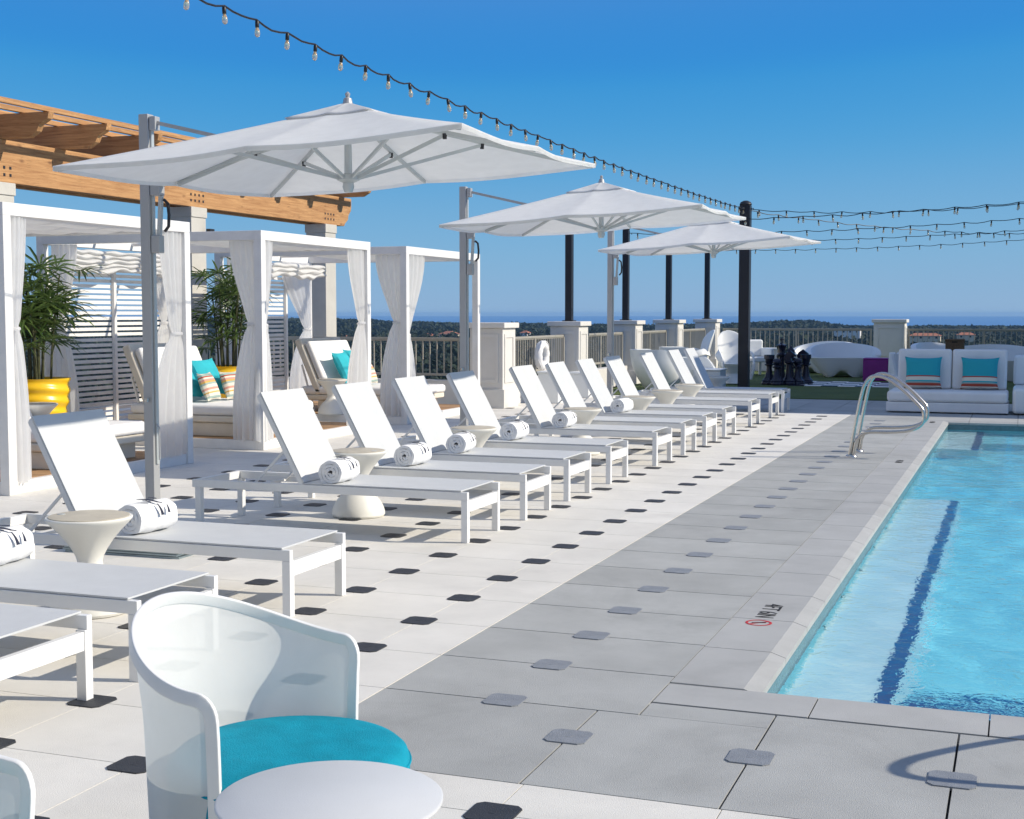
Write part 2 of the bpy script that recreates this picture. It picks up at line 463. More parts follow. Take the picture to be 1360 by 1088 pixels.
SUN = Vector((1.5, .42, 1.0)).normalized()
sd = bpy.data.lights.new('sun', 'SUN'); sun = bpy.data.objects.new('sun', sd); COL.objects.link(sun)
sd.energy = 4.8; sd.angle = R(.53); sd.color = (1.0, .915, .765)
sun.rotation_euler = SUN.to_track_quat('Z', 'Y').to_euler()
sun.location = (20, 8, 24)
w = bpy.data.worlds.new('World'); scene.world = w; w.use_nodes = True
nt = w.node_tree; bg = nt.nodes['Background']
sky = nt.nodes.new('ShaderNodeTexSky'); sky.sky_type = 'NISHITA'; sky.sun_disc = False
sky.sun_elevation = math.asin(SUN.z); sky.sun_rotation = math.atan2(SUN.x, SUN.y)
sky.air_density = 0.5; sky.dust_density = 0.0; sky.ozone_density = 2.5; sky.altitude = 3000
def VM(op, **kw): return N(nt, 'ShaderNodeVectorMath', operation=op)
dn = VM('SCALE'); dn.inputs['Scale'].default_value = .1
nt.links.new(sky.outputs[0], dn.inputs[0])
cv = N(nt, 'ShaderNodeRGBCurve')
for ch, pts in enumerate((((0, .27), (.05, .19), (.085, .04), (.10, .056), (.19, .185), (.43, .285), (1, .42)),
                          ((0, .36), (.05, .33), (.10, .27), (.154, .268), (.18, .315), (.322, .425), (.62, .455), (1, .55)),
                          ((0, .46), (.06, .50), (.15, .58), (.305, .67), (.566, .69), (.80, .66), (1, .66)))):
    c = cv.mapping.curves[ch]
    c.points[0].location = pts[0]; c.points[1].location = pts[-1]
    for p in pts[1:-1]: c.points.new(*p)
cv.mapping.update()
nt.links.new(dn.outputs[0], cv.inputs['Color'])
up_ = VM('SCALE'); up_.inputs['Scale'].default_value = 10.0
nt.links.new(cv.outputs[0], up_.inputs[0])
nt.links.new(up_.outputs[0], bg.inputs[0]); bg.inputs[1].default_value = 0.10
scene.view_settings.view_transform = 'Standard'; scene.view_settings.look = 'None'
scene.view_settings.exposure = 0.0; scene.view_settings.gamma = 1
scene.cycles.max_bounces = 10; scene.cycles.transparent_max_bounces = 16; scene.cycles.transmission_bounces = 8
scene.cycles.use_denoising = True

# ------------------------------------------------------------------ deck
YK = lambda k: 4.90 + .5735*k
XW = lambda k: -2.735 - .6125*k
X_B = -2.37          # edge between pale and grey paving
X_C = -1.314         # coping outer edge
POOL = (-.96, 5.6, 5.385, 20.14)   # x0,x1,y0,y1 of the waterline
TURF_Y = 24.45

def tiles(name, m, rects, gap, z=0.0, t=.03):
    mb = MB()
    for (x0, x1, y0, y1) in rects:
        mb.box(x0+gap, x1-gap, y0+gap, y1-gap, z-t, z)
    return mb.build(name, m)

wr = []
xs = [X_B] + [XW(k) for k in range(0, 19)]
ys = [YK(k) for k in range(-11, 35)]
for a, b in zip(xs[1:], xs[:-1]):
    for c, d in zip(ys[:-1], ys[1:]):
        if a < -8.4 and d > 21.0: continue
        if c > 20.9 and a > -6.5: continue
        if c >= TURF_Y - .3: continue
        wr.append((a, b, c, min(d, TURF_Y)))
ye = [YK(k) for k in range(-11, -1)] + [4.03]
xe = [X_B, -2.11, -1.46, -.82, -.17, .47, 1.12, 1.77, 2.42, 3.07, 3.72, 4.37, 5.02]
for a, b in zip(xe[:-1], xe[1:]):
    for c, d in zip(ye[:-1], ye[1:]):
        wr.append((a, b, c, d))
structure(tiles('pale_paving', 'white_paver', wr, .0022))

gr = []
for k in range(0, 34):
    c, d = YK(k), YK(k+1)
    if c > TURF_Y - .2: break
    gr.append((X_B, X_C, c, min(d, TURF_Y)))
    if c > 20.9:
        for q in range(6): gr.append((XW(q) if q < 6 else 0, XW(q-1) if q else X_B, c, min(d, TURF_Y)))
gr.append((X_B, -1.476, 4.03, 4.90))
xn = [-1.476, -.83, -.178, .47, 1.12, 1.77, 2.42, 3.07, 3.72, 4.37, 5.02, 5.67, 6.3]
for i, (a, b) in enumerate(zip(xn[:-1], xn[1:])):
    gr.append((a, b, 4.03, 5.07 if i else 4.9))
    if not i: gr.append((X_C, b, 4.894, 5.07))
fy = [20.86 + .5735*k for k in range(0, 7)]
for c, d in zip(fy[:-1], fy[1:]):
    for k in range(12):
        gr.append((X_C + .64*k, X_C + .64*(k+1), c, min(d, TURF_Y)))
structure(tiles('grey_paving', 'grey_paver', gr, .0042))

# coping: stones with a chamfered lip on the pool side
def coping():
    mb = MB(); g = .003
    x0, x1, y0, y1 = POOL
    lip = .055
    # left run (along y)
    y = 5.385
    while y < y1 - .01:
        e = min(y + .64, y1)
        mb.prism([(X_C, -.05), (X_C, 0), (x0-lip, 0.0), (x0+.012, -.022), (x0+.012, -.05)], 'y', y+g, e-g)
        y = e
    # near run (along x)
    x = X_C
    for e in (-.715, -.08, .56, 1.2, 1.84, 2.48, 3.12, 3.76, 4.4, 5.04, 5.6):
        mb.prism([(5.085, -.05), (5.085, 0), (y0-.02, 0), (y0+.004, -.012), (y0+.004, -.05)], 'x', x+g, e-g)
        x = e
    # far run
    x = X_C
    while x < 5.6:
        e = min(x + .64, 5.6)
        mb.prism([(y1-.012, -.05), (y1-.012, -.022), (y1+.05, 0), (20.855, 0), (20.855, -.05)], 'x', x+g, e-g)
        x = e
    return mb.build('pool_coping', 'coping')
structure(coping())
cb0 = MB()
cb0.box(X_C+.01, POOL[1], 5.095, POOL[2]-.003, -.09, -.03); cb0.box(X_C+.01, POOL[0]-.003, POOL[2], POOL[3], -.09, -.03); cb0.box(X_C+.01, POOL[1], POOL[3]+.003, 20.85, -.09, -.03)
structure(cb0.build('coping_bed', 'joint'))

# roof slab under everything with the pool cut out, and the building body below it
sl = MB()
z0, z1 = -1.9, -.034
for (a, b, c, d) in [(-14.5, -1.02, -2.0, 21.0), (-8.6, -1.02, 21.0, 38.0), (-1.02, 9, -2.0, 5.33), (-1.02, 9, 20.2, 38.0), (5.66, 9, 5.33, 20.2)]:
    sl.box(a, b, c, d, z0, z1)
structure(sl.build('roof_slab', 'joint'))
jb = MB()
jb.box(-14.0, X_B, -1.6, 20.9, -.033, -.006); jb.box(X_B, 5.5, -1.6, 4.03, -.033, -.006)
structure(jb.build('pale_joint_bed', 'white_joint'))
bb = MB(); bb.box(-14.4, 8.9, -1.9, 20.9, -25, -1.9); bb.box(-8.5, 8.9, 20.9, 37.9, -25, -1.9)
tag(bb.build('hotel_building', 'stucco'), 'pale rendered hotel block under the rooftop pool deck', 'building')
tf = MB(); tf.box(-7.7, 8.9, TURF_Y, 37.0, -.03, .012)
structure(tf.build('artificial_turf', 'turf'))

# caps at the paver corners
def cap_mesh():
    mb = MB(); h = .075; c = .02
    poly = [(-h+c,-h),(h-c,-h),(h,-h+c),(h,h-c),(h-c,h),(-h+c,h),(-h,h-c),(-h,-h+c)]
    mb.prism(poly, 'z', -.01, .0045)
    mb.box(-.012, .012, -.012, .012, .004, .0052)
    return mb
capb = cap_mesh().build('paver_cap', 'black_cap', bevel=.002)
capg = cap_mesh().build('paver_cap', 'grey_cap', bevel=.002)
tag(capb, 'black square cap set flush at a paver corner in the pale paving', 'paver cap', 'black paver caps in the pale paving')
tag(capg, 'grey square cap set flush on a paver joint in the grey paving', 'paver cap', 'grey paver caps in the grey paving')
spots = []
for k in range(0, 9):
    for j in range(-4, 33):
        x, y = XW(k), YK(j)
        if x < -7.2 and 8.8 < y < 20.2: continue
        if y > 20.9: continue
        # only where the photograph can see it
        ang = math.degrees(math.atan2(-x, y)) - 20.41
        if ang > 21.5 or y < 2.6: continue
        spots.append((x, y))
for x in (-1.46, -.17, .47): spots.append((x, 3.757))
for i, (x, y) in enumerate(spots):
    o = capb if i == 0 else capb.copy()
    if i: COL.objects.link(o)
    o.location = (x, y, 0)
sg = [(-1.853, YK(j)) for j in range(0, 27)] + [(-1.476, 4.545), (-.83, 4.545), (-.178, 4.545)]
for i, (x, y) in enumerate(sg):
    o = capg if i == 0 else capg.copy()
    if i: COL.objects.link(o)
    o.location = (x, y, 0)

# ------------------------------------------------------------------ pool
JETS = (7.35, 8.2, 9.05, 9.95, 10.9)
FL = -1.3
x0, x1, y0, y1 = POOL
pb = MB()
pb.box(x0-.05, x1+.05, y0-.05, y1+.05, FL-.1, FL)                       # floor
pb.box(x0-.055, x0, y0-.05, y1+.05, FL, -.19); pb.box(x1, x1+.055, y0-.05, y1+.05, FL, -.19)
pb.box(x0, x1, y0-.055, y0, FL, -.19); pb.box(x0, x1, y1, y1+.055, FL, -.19)
lg_ = MB()
lg_.box(x0, -.50, y0, 12.75, FL, -.43)                                    # bench along the wall
lg_.box(x0, -.47, 17.45, y1, FL, -.40)                                    # far corner step
ledge = structure(lg_.build('pool_ledge', 'shallow_tint_plaster')); ledge.cycles.is_caustics_receiver = True
pb.box(-.47, .25, 18.6, y1, FL, -.75)
for i, (ye_, zt) in enumerate(((6.05, -.40), (6.48, -.72), (6.92, -1.02))):
    pb.box(-.50, x1, y0 if i == 0 else (6.05, 6.48)[i-1], ye_, FL, zt)
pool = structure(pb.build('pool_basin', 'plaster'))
tl = MB()
tl.box(x0-.05, x0+.006, y0-.05, y1+.05, -.19, -.052); tl.box(x1-.006, x1+.05, y0, y1, -.19, -.052)
tl.box(x0+.006, x1-.006, y0-.05, y0+.006, -.19, -.052); tl.box(x0+.006, x1-.006, y1-.006, y1+.05, -.19, -.052)
structure(tl.build('waterline_tiles', 'tile_teal'))
tn = MB()
tn.box(-.572, -.496, y0, 12.75, -.43, -.426); tn.box(-.56, -.466, 17.45, y1-.01, -.40, -.396)
for ye_, zt in ((6.05, -.40), (6.48, -.72), (6.92, -1.02)):
    tn.box(-.49, x1, ye_-.06, ye_+.004, zt, zt+.004)
tn.box(-.47, .25, 18.596, 18.66, -.75, -.746)
nvy = structure(tn.build('step_edge_tiles', 'tile_navy'))
# inlet fittings in the ledge
for i, y in enumerate(JETS):
    jt = MB(); jt.lathe([(.036, 0), (.036, .006), (.022, .009)], 0, 0, 18)
    jo = jt.build('pool_inlet', 'tile_teal', smooth=True); jo.cycles.is_caustics_receiver = True
    jo.location = (-.959, y, -.35); jo.rotation_euler = (0, R(90), 0)
    tag(jo, 'small grey inlet fitting in the left pool wall under water', 'pool inlet', 'inlet fittings in the left pool wall')
# water surface
wv, wf = [], []
nx, ny = 110, 248
for j in range(ny+1):
    for i in range(nx+1):
        x = x0+.006 + (x1-x0-.012)*i/nx; y = y0+.006 + (y1-y0-.012)*j/ny
        z = -.115 + .010*noise.noise(Vector((x*1.5, y*1.3, 0))) + .0050*noise.noise(Vector((x*3.6, y*3.2, 3))) + .0016*noise.noise(Vector((x*8, y*7, 9)))
        wv.append((x, y, z))
for j in range(ny):
    for i in range(nx):
        a = j*(nx+1)+i; wf.append((a, a+1, a+nx+2, a+nx+1))
wb_ = MB(); wb_.add(wv, wf)
wat = structure(wb_.build('pool_water', 'water', smooth=True))
if wat.data.polygons[0].normal.z < 0: wat.data.flip_normals()
wat.cycles.is_caustics_caster = True
pool.cycles.is_caustics_receiver = True; nvy.cycles.is_caustics_receiver = True
sd.cycles.is_caustics_light = True

# depth markings
def text_mesh(body, size, name, m, parent=None):
    c = bpy.data.curves.new(name, 'FONT'); c.body = body; c.size = size; c.align_x = 'CENTER'; c.align_y = 'CENTER'
    c.extrude = .0006
    o = bpy.data.objects.new(name, c); COL.objects.link(o)
    dg = bpy.context.evaluated_depsgraph_get(); dg.update()
    me = bpy.data.meshes.new_from_object(o.evaluated_get(dg))
    bpy.data.objects.remove(o); me.name = name
    n = bpy.data.objects.new(name, me); COL.objects.link(n)
    me.materials.clear(); me.materials.append(M[m])
    if parent: n.parent = parent
    return n
dm = empty('depth_marking', (-1.17, 6.80, .0012))
t = text_mesh('4FT 6IN', .125, 'lettering', 'black_paint', dm); t.rotation_euler = (0, 0, R(-90)); t.location = (0, .07, 0); t.scale = (.80, 1.05, 1)
nd = MB()
nd.tube([(.058*math.cos(a*PI/16), -.215+.058*math.sin(a*PI/16), 0) for a in range(32)], .0065, 6, closed=True)
nd.bar((-.04, -.215-.04, 0), (.04, -.215+.04, 0), .011, .003)
nd.build('no_diving_symbol', 'red_paint', dm).scale = (1, 1, .12)
mb = MB(); mb.tube([(-.03, -.225, 0), (0, -.21, 0), (.032, -.2, 0)], .008, 6); mb.build('diver_figure', 'black_paint', dm).scale = (1, 1, .15)
tag(dm, 'black 4FT 6IN depth lettering with a red no-diving circle on the near coping', 'depth marking')
for yy, lab in ((14.39, 'small depth lettering on the coping beside the chrome handrail'), (19.80, 'small depth lettering on the coping near the far pool corner')):
    t = text_mesh('4FT 6IN', .10, 'depth_lettering', 'black_paint'); t.rotation_euler = (0, 0, R(-90)); t.location = (-1.15, yy, .0012); t.scale = (.8, 1, 1)
    tag(t, lab, 'depth marking')

# ------------------------------------------------------------------ handrails
def make_handrail():
    root = empty('pool_handrail')
    prof = [(0,0),(.03,.18),(.084,.494),(.125,.70),(.155,.785),(.205,.842),(.27,.856),(.34,.842),(.42,.80),(.55,.70),(.69,.562),(.735,.50),(.744,.43),
            (.728,.37),(.67,.322),(.58,.292),(.42,.275),(.26,.272),(.165,.262),(.105,.225),(.065,.16),(.05,.08),(.042,0)]
    for dy in (0, .6):
        # smooth the profile
        pts = []
        P3 = [Vector((a, dy, b)) for a, b in prof]
        for i in range(len(P3)-1):
            p0 = P3[max(i-1,0)]; p1 = P3[i]; p2 = P3[i+1]; p3 = P3[min(i+2, len(P3)-1)]
            for k in range(4):
                u = k/4
                pts.append(.5*((2*p1) + (p2-p0)*u + (2*p0-5*p1+4*p2-p3)*u*u + (3*p1-p0-3*p2+p3)*u**3))
        pts.append(P3[-1])
        MB().tube(pts, .0185, 12).build('rail_loop', 'chrome', root, smooth=True)
        for dx in (0.0, ):
            MB().lathe([(.062,0),(.062,.008),(.05,.024),(.03,.03)], .021, dy, 20).build('escutcheon', 'chrome', root, smooth=True)
    return root
hr = make_handrail(); hr.location = (-1.677, 14.67, 0)
tag(hr, 'polished steel pool handrail of two bent loops on the left edge of the pool', 'handrail')
hr2 = copy_tree(hr); hr2.location = (1.53, 4.70, 0); hr2.rotation_euler = (0, 0, R(90))
tag(hr2, 'polished steel handrail at the near pool steps whose shadow curves over the grey paving', 'handrail')

# ------------------------------------------------------------------ loungers
def make_lounger():
    root = empty('sun_lounger')
    W = .60; T = .335; rw = .032; rh = .055
    f = MB()
    for y in (rw/2, W-rw/2):
        f.box(-2.10, -.0, y-rw/2, y+rw/2, T-rh, T)
    f.box(-2.10, -2.06, rw, W-rw, T-rh, T-.002)
    f.box(-1.235, -1.205, rw, W-rw, T-rh, T-.012)
    f.build('frame', 'white_metal', root, bevel=.003)
    MB().box(-.036, -.004, .045, W-.045, T-.135, T-.06).build('foot_rail', 'white_metal', root, bevel=.003)
    for x in (-.0225, -2.055):
        for y in (.0225, W-.0225):
            MB().box(x-.0225, x+.0225, y-.0225, y+.0225, 0, T-rh).build('leg', 'white_metal', root, bevel=.003)
    # sling seat, sagging a touch
    def sling(p0, p1, name, sag):
        mb = MB(); n = 10; m = 8
        p0 = Vector(p0); p1 = Vector(p1); d = p1 - p0
        nn = Vector((-d.z, 0, d.x)).normalized()
        if nn.z < 0: nn = -nn
        top = []
        for i in range(n+1):
            for j in range(m+1):
                u = i/n; v = j/m
                p = p0 + d*u; p.y = .004 + (W-.008)*v
                p -= nn*(sag*math.sin(PI*v)*math.sin(PI*min(1, u*1.0)) )
                top.append(p)
        bot = [p - nn*.008 for p in top]
        q = (n+1)*(m+1); fs = []
        for i in range(n):
            for j in range(m):
                a = i*(m+1)+j
                fs.append((a, a+1, a+m+2, a+m+1)); fs.append((q+a+m+1, q+a+m+2, q+a+1, q+a))
        for i in range(n):
            a = i*(m+1); b = a+m+1; fs.append((a, b, q+b, q+a)); a += m; b += m; fs.append((b, a, q+a, q+b))
        for j in range(m):
            a = j; fs.append((a+1, a, q+a, q+a+1)); a = n*(m+1)+j; fs.append((a, a+1, q+a+1, q+a))
        mb.add(top + bot, fs)
        return mb.build(name, 'sling', root, smooth=True)
    sling((-1.22, 0, T+.0105), (-.047, 0, T+.0105), 'seat_sling', .012)
    hx, hz = -1.225, T-.01
    tx, tz = -1.555, .935
    bf = MB()
    for y in (.018, W-.018):
        bf.bar((hx, y, hz), (tx, y, tz), .028, .034, up=(1, 0, 1))
    bf.bar((tx, .018, tz), (tx, W-.018, tz), .028, .034, up=(1,0,1))
    bf.build('back_frame', 'white_metal', root, bevel=.003)
    sling((hx+.016, 0, hz+.024), (tx+.018, 0, tz+.026), 'back_sling', .012)
    pr = MB()
    mx, mz = hx+(tx-hx)*.42, hz+(tz-hz)*.42
    for y in (.06, W-.06):
        pr.bar((mx, y, mz), (-1.66, y, T-.045), .014, .014)
    pr.bar((-1.66, .06, T-.045), (-1.66, W-.06, T-.045), .016, .016)
    pr.build('prop_strut', 'white_metal', root)
    for y in (.045, W-.045):
        MB().box(-1.86, -1.40, y-.006, y+.006, T-.062, T-.022).build('ratchet_rail', 'white_metal', root)
    return root
LY = [3.76, 4.62, 5.89, 8.23, 9.30, 10.38, 11.57, 13.10, 14.25, 15.36, 16.55, 18.17, 19.83, 20.95]
LL = ['white lounger closest to the camera, only its foot end showing at the left edge',
      'white lounger cut by the left edge with the big side table standing behind it',
      'white lounger in front of the grey base plates, side table overlapping its near rail',
      'white lounger whose head end stands just right of the first umbrella pole',
      'white lounger straight behind the one next to the first umbrella pole',
      'white lounger in the third pair, nearer of the two flanking the third side table',
      'white lounger with its head in canopy shade beside the second umbrella pole',
      'white lounger whose back rises in front of the first white railing pier',
      'white lounger behind the fourth side table, second one past the second umbrella pole',
      'white lounger with an unmarked towel, its back tip in front of the second railing pier',
      'white lounger with its back tip shaded right under the third umbrella',
      'white lounger whose back hides the nearest white shell chair',
      'white lounger whose back crosses between the two white shell chairs',
      'white lounger farthest from the camera, its foot end in the building shade']
proto = make_lounger()
for i, y in enumerate(LY):
    o = proto if i == 0 else copy_tree(proto)
    o.location = (-3.362 + rnd.uniform(-.02, .02), y, 0); o.rotation_euler = (0, 0, R(rnd.uniform(-1.0, 1.0)))
    tag(o, LL[i], 'sun lounger', 'white sun loungers in a row along the pool')

# rolled towels
def make_towel(logo=True):
    root = empty('rolled_towel')
    Rr = .088; L = .30
    turns = 3.2; n = 90; t = .0238
    inner = []; outer = []
    for i in range(n+1):
        u = i/n; th = u*turns*2*PI
        r = .012 + (Rr-.012)*u
        inner.append((r-t*.45, th)); outer.append((r+t*.45, th))
    mb = MB(); m = 10
    th0 = -turns*2*PI + R(-100)
    def pt(r, th, y, wob):
        a = th + th0
        x = r*math.cos(a)*1.06; z = r*math.sin(a)
        z = max(z, -Rr*.86) if z < 0 else z
        return (x, y, z + Rr*.90)
    rings = []
    for j in range(m+1):
        y = L*j/m
        ring = []
        shrink = 1 - .05*(abs(j/m-.5)*2)**6
        for (r, th) in outer: ring.append(pt(r*shrink + .0065*noise.noise(Vector((th*2, y*14, 1))), th, y + .004*math.sin(th*3.1), 0))
        for (r, th) in reversed(inner): ring.append(pt(max(.004, r*shrink + .0015*noise.noise(Vector((th*2, y*14, 5)))), th, y + .004*math.sin(th*3.1+1), 0))
        rings.append(ring)
    k = len(rings[0]); vs = [v for r in rings for v in r]; fs = []
    for a in range(m):
        for b in range(k):
            fs.append((a*k+b, a*k+(b+1) % k, (a+1)*k+(b+1) % k, (a+1)*k+b))
    h = n+1
    for e in (0, m):
        for b in range(n):
            q = (e*k+b, e*k+b+1, e*k+(k-2-b), e*k+(k-1-b))
            fs.append(q if e else tuple(reversed(q)))
    mb.add(vs, fs)
    mb.build('towel_roll', 'towel', root, smooth=True)
    if logo:
        lg = MB(); rr = Rr + t*.45 + .0045
        def S(al, y):     # point on the roll, al = angle above +x
            a = R(al); return Vector((rr*math.cos(a)*1.06, y, rr*math.sin(a) + Rr*.90))
        def stroke(a0, y0_, a1, y1_, w0, w1):
            pts = []; n_ = 6
            for i in range(n_+1):
                u = i/n_; p = S(a0+(a1-a0)*u, y0_+(y1_-y0_)*u); pts.append(p)
            vs = []
            for i, p in enumerate(pts):
                w_ = w0+(w1-w0)*i/n_
                tdir = (pts[min(i+1, n_)]-pts[max(i-1, 0)]).normalized()
                nrm = Vector((p.x, 0, p.z-Rr*.9)).normalized(); sdv = tdir.cross(nrm)
                vs += [p - sdv*w_, p + sdv*w_, p + sdv*w_ + nrm*.0012, p - sdv*w_ + nrm*.0012]
            rings_ = [vs[i*4:i*4+4] for i in range(n_+1)]
            lg.loft(rings_)
        stroke(96, .075, 56, .155, .014, .006)
        stroke(92, .155, 74, .185, .011, .006)
        stroke(76, .075, 60, .11, .003, .005)
        stroke(56, .155, 50, .18, .004, .003)
        stroke(50, .14, 12, .14, .003, .012)
        stroke(42, .205, 16, .195, .002, .010)
        lg.build('logo', 'navy_ink', root)
    return root
tw = make_towel(); tw_plain = make_towel(False)
TW = {1: ((18, 'rolled white towel with navy logo cut off by the left edge of the photo')),}
towels = [(1, 'rolled white towel with navy logo on the lounger cut by the left edge', -4.46, .30, 0, 4),
          (2, 'rolled white towel with the largest navy logo, right of the nearest side table', -4.41, .08, 0, -4),
          (3, 'rolled white towel with coiled end showing, in front of the second side table', -4.445, .04, 0, 2),
          (4, 'rolled white towel with navy logo just right of the second side table', -4.43, .13, 0, -3),
          (5, 'rolled white towel with navy logo just left of the third side table', -4.43, .07, 0, 5),
          (6, 'rolled white towel with navy logo half hidden behind the third side table', -4.44, .15, 0, -2),
          (7, 'rolled white towel with navy logo just left of the fourth side table', -4.43, .08, 0, 0)]
for i, (k, lab, x, dy, z, a) in enumerate(towels):
    o = tw if i == 0 else copy_tree(tw)
    o.location = (x+.05, LY[k]+dy, .335+.003); o.rotation_euler = (0, 0, R(a))
    tag(o, lab, 'towel', 'rolled towels on the loungers')
tw_plain.location = (-4.43, LY[9]+.10, .338); tw_plain.rotation_euler = (0, 0, R(-6))
tag(tw_plain, 'plain rolled white towel left of the fifth side table, without a visible logo', 'towel', 'rolled towels on the loungers')

# hourglass side tables
def make_side_table():
    root = empty('side_table')
    H_ = .487
    prof = [(.150,0),(.188,.004),(.198,.018),(.196,.04),(.185,.075),(.160,.12),(.128,.16),(.098,.19),(.074,.22),(.063,.245),(.062,.262),(.070,.29),(.088,.325),(.118,.37),(.155,.415),(.19,.45),(.206,.468),(.213,.478),(.213,H_-.004),(.209,H_)]
    MB().lathe(prof, n=48).build('body', 'side_table', root, smooth=True)
    MB().lathe([(.198, H_), (.198, H_+.004), (.188, H_+.006)], n=48).build('top_disc', mat_top, root, smooth=True)
    MB().lathe([(.02, H_+.0055), (.02, H_+.0085)], -.145, -.03, 16).build('drain_plug', 'silver_rib', root, smooth=True)
    return root
mat_top = mat('table_top', (0.50, 0.45, 0.36), 0.6, 0.12, 8, 0.1, 100)
st = make_side_table()
TT = [(-4.37, 5.655, 0, 1, 'largest cream hourglass side table, by the lounger with the base plates under it'),
      (-4.60, 9.085, 0, 1, 'cream hourglass side table behind the coiled towel of the lounger by the first umbrella pole'),
      (-4.57, 11.29, 0, 1, 'cream hourglass side table between the third pair of loungers, its top before the second pole'),
      (-4.40, 13.97, 0, 1, 'cream hourglass side table right of the towel below the first railing pier'),
      (-4.40, 16.26, 0, 1, 'cream hourglass side table right of the plain unmarked towel'),
      (-4.40, 17.70, 0, 1, 'cream hourglass side table before the nearest white shell chair'),
      (-4.47, 19.30, 0, 1, 'cream hourglass side table below the second white shell chair'),
      (-4.62, 21.9, 0, 1, 'farthest cream hourglass side table, left of the white cube table on the turf'),
      (-8.98, 16.95, .105, 1.0, 'hourglass side table on the platform of the last cabana beside its daybed'),
      (-9.35, 11.30, .105, 1.0, 'hourglass side table in the first cabana before the yellow pot')]
for i, (x, y, z, s_, lab) in enumerate(TT):
    o = st if i == 0 else copy_tree(st)
    o.location = (x, y, z); o.rotation_euler = (0, 0, R(rnd.uniform(0, 360)) if i else 0)
    tag(o, lab, 'side table', 'hourglass side tables')

# ------------------------------------------------------------------ umbrellas
def make_umbrella():
    root = empty('cantilever_umbrella')
    p = MB(); p.box(-.044, .044, -.044, .044, -.295, 3.07); p.build('pole', 'alu', root, bevel=.008)
    p = MB(); p.box(.046, .058, -.018, .018, .3, 3.0); p.build('track', 'silver_rib', root)
    p = MB(); p.box(-.12, .12, -.12, .12, -.294, -.28); p.build('foot_flange', 'alu', root, bevel=.003)
    for k in range(4):
        d = (.012, -.01, .006, -.004)[k]
        MB().box(-.52+d, .52+d, -.46, .46, -.37+.019*k, -.354+.019*k).build('base_plate', 'steel_plate', root, bevel=.002)
    cx, cz = 1.76, 2.615; A = 1.5; ap = 3.05
    # canopy
    def canopy_pt(u, v, dz=0):
        m = max(abs(u), abs(v))
        # between ribs the rim bows in and the cloth sags
        r = math.hypot(u, v)
        ang = math.atan2(v, u) if r > 1e-6 else 0
        s = abs(math.sin(4*ang))
        inn = 1 - .010*s*m**3
        z = cz + (ap-cz)*(1-m)*(1 - .10*m) - .035*s*m*(1-m*.3) + .078*u + .03*v
        return (cx + A*u*inn, A*v*inn, z + dz)
    mb = MB(); n = 48; rings = 16
    vs = []; fs = []
    dirs = []
    for k in range(n*2):
        th = 2*PI*k/(n*2); c, s = math.cos(th), math.sin(th); q = 1/max(abs(c), abs(s))
        dirs.append((c*q, s*q))
    nn = len(dirs)
    for lay, dz in ((0, 0), (1, -.006)):
        for i in range(rings+1):
            t_ = .07 + .93*i/rings
            for (u, v) in dirs: vs.append(canopy_pt(u*t_, v*t_, dz))
        for (u, v) in dirs:
            a = canopy_pt(u, v, dz); vs.append((a[0], a[1], a[2] - .028))
    lay_n = nn*(rings+2)
    for i in range(rings+1):
        for k in range(nn):
            a = i*nn+k; b = i*nn+(k+1) % nn
            fs.append((a, b, b+nn, a+nn)); fs.append((lay_n+a+nn, lay_n+b+nn, lay_n+b, lay_n+a))
    e = (rings+1)*nn
    for k in range(nn):
        fs.append((k, (k+1) % nn, lay_n+(k+1) % nn, lay_n+k)); fs.append((e+(k+1) % nn, e+k, lay_n+e+k, lay_n+e+(k+1) % nn))
    mb.add(vs, fs); can = mb.build('canopy', 'canopy', root, smooth=True)
    # vent flap
    mb = MB(); vs = []; fs = []
    for i in range(7):
        t_ = .02 + .21*i/6
        for (u, v) in dirs:
            a = canopy_pt(u*t_, v*t_, 0)
            s = abs(math.sin(4*math.atan2(v, u)))
            vs.append((a[0], a[1], a[2] + .016 + .012*(1-i/6) - .006*s*(i/6)))
    for i in range(6):
        for k in range(nn):
            a = i*nn+k; b = i*nn+(k+1) % nn; fs.append((a, b, b+nn, a+nn))
    mb.add(vs, fs); vt = mb.build('vent', 'canopy', can, smooth=True)
    so = vt.modifiers.new('solid', 'SOLIDIFY'); so.thickness = .004
    MB().lathe([(.05, ap-.02), (.035, ap+.03), (.03, ap+.055), (.014, ap+.065), (.02, ap+.09), (.006, ap+.105)], cx, 0, 16).build('finial', 'alu', root, smooth=True)
    # ribs and struts
    hubz = 2.50; tophub = 2.93
    hb = MB(); hb.lathe([(.03, hubz-.09), (.045, hubz-.05), (.04, hubz-.02), (.085, hubz), (.085, hubz+.035), (.03, hubz+.05), (.026, tophub), (.075, tophub), (.075, tophub+.04)], cx, 0, 20)
    hb.build('hub', 'silver_rib', root, smooth=True)
    for k in range(8):
        th = PI/4*k; c, s = math.cos(th), math.sin(th); q = 1/max(abs(c), abs(s))
        u, v = c*q, s*q
        rb = MB()
        pts = [canopy_pt(u*t_, v*t_, -.03) for t_ in (.06, .3, .55, .8, .985)]
        for a, b in zip(pts[:-1], pts[1:]): rb.bar(a, b, .018, .03)
        o = rb.build('rib', 'silver_rib', root)
        s2 = MB(); e = canopy_pt(u*.52, v*.52, -.05)
        s2.bar((cx + .07*c, .07*s, hubz+.015), e, .016, .026); s2.build('strut', 'silver_rib', o)
        MB().lathe([(.016, e[2]-.03), (.018, e[2]+.01)], e[0], e[1], 8).build('joint_bolt', 'black_plastic', o)
    # arm and stay
    ar = MB(); e = (cx, 0, 2.86)
    ar.bar((.09, 0, 2.52), (.95, 0, 2.74), .04, .06); ar.bar((.95, 0, 2.74), (cx-.03, 0, 2.93), .04, .055)
    ar.build('arm', 'silver_rib', root, bevel=.004)
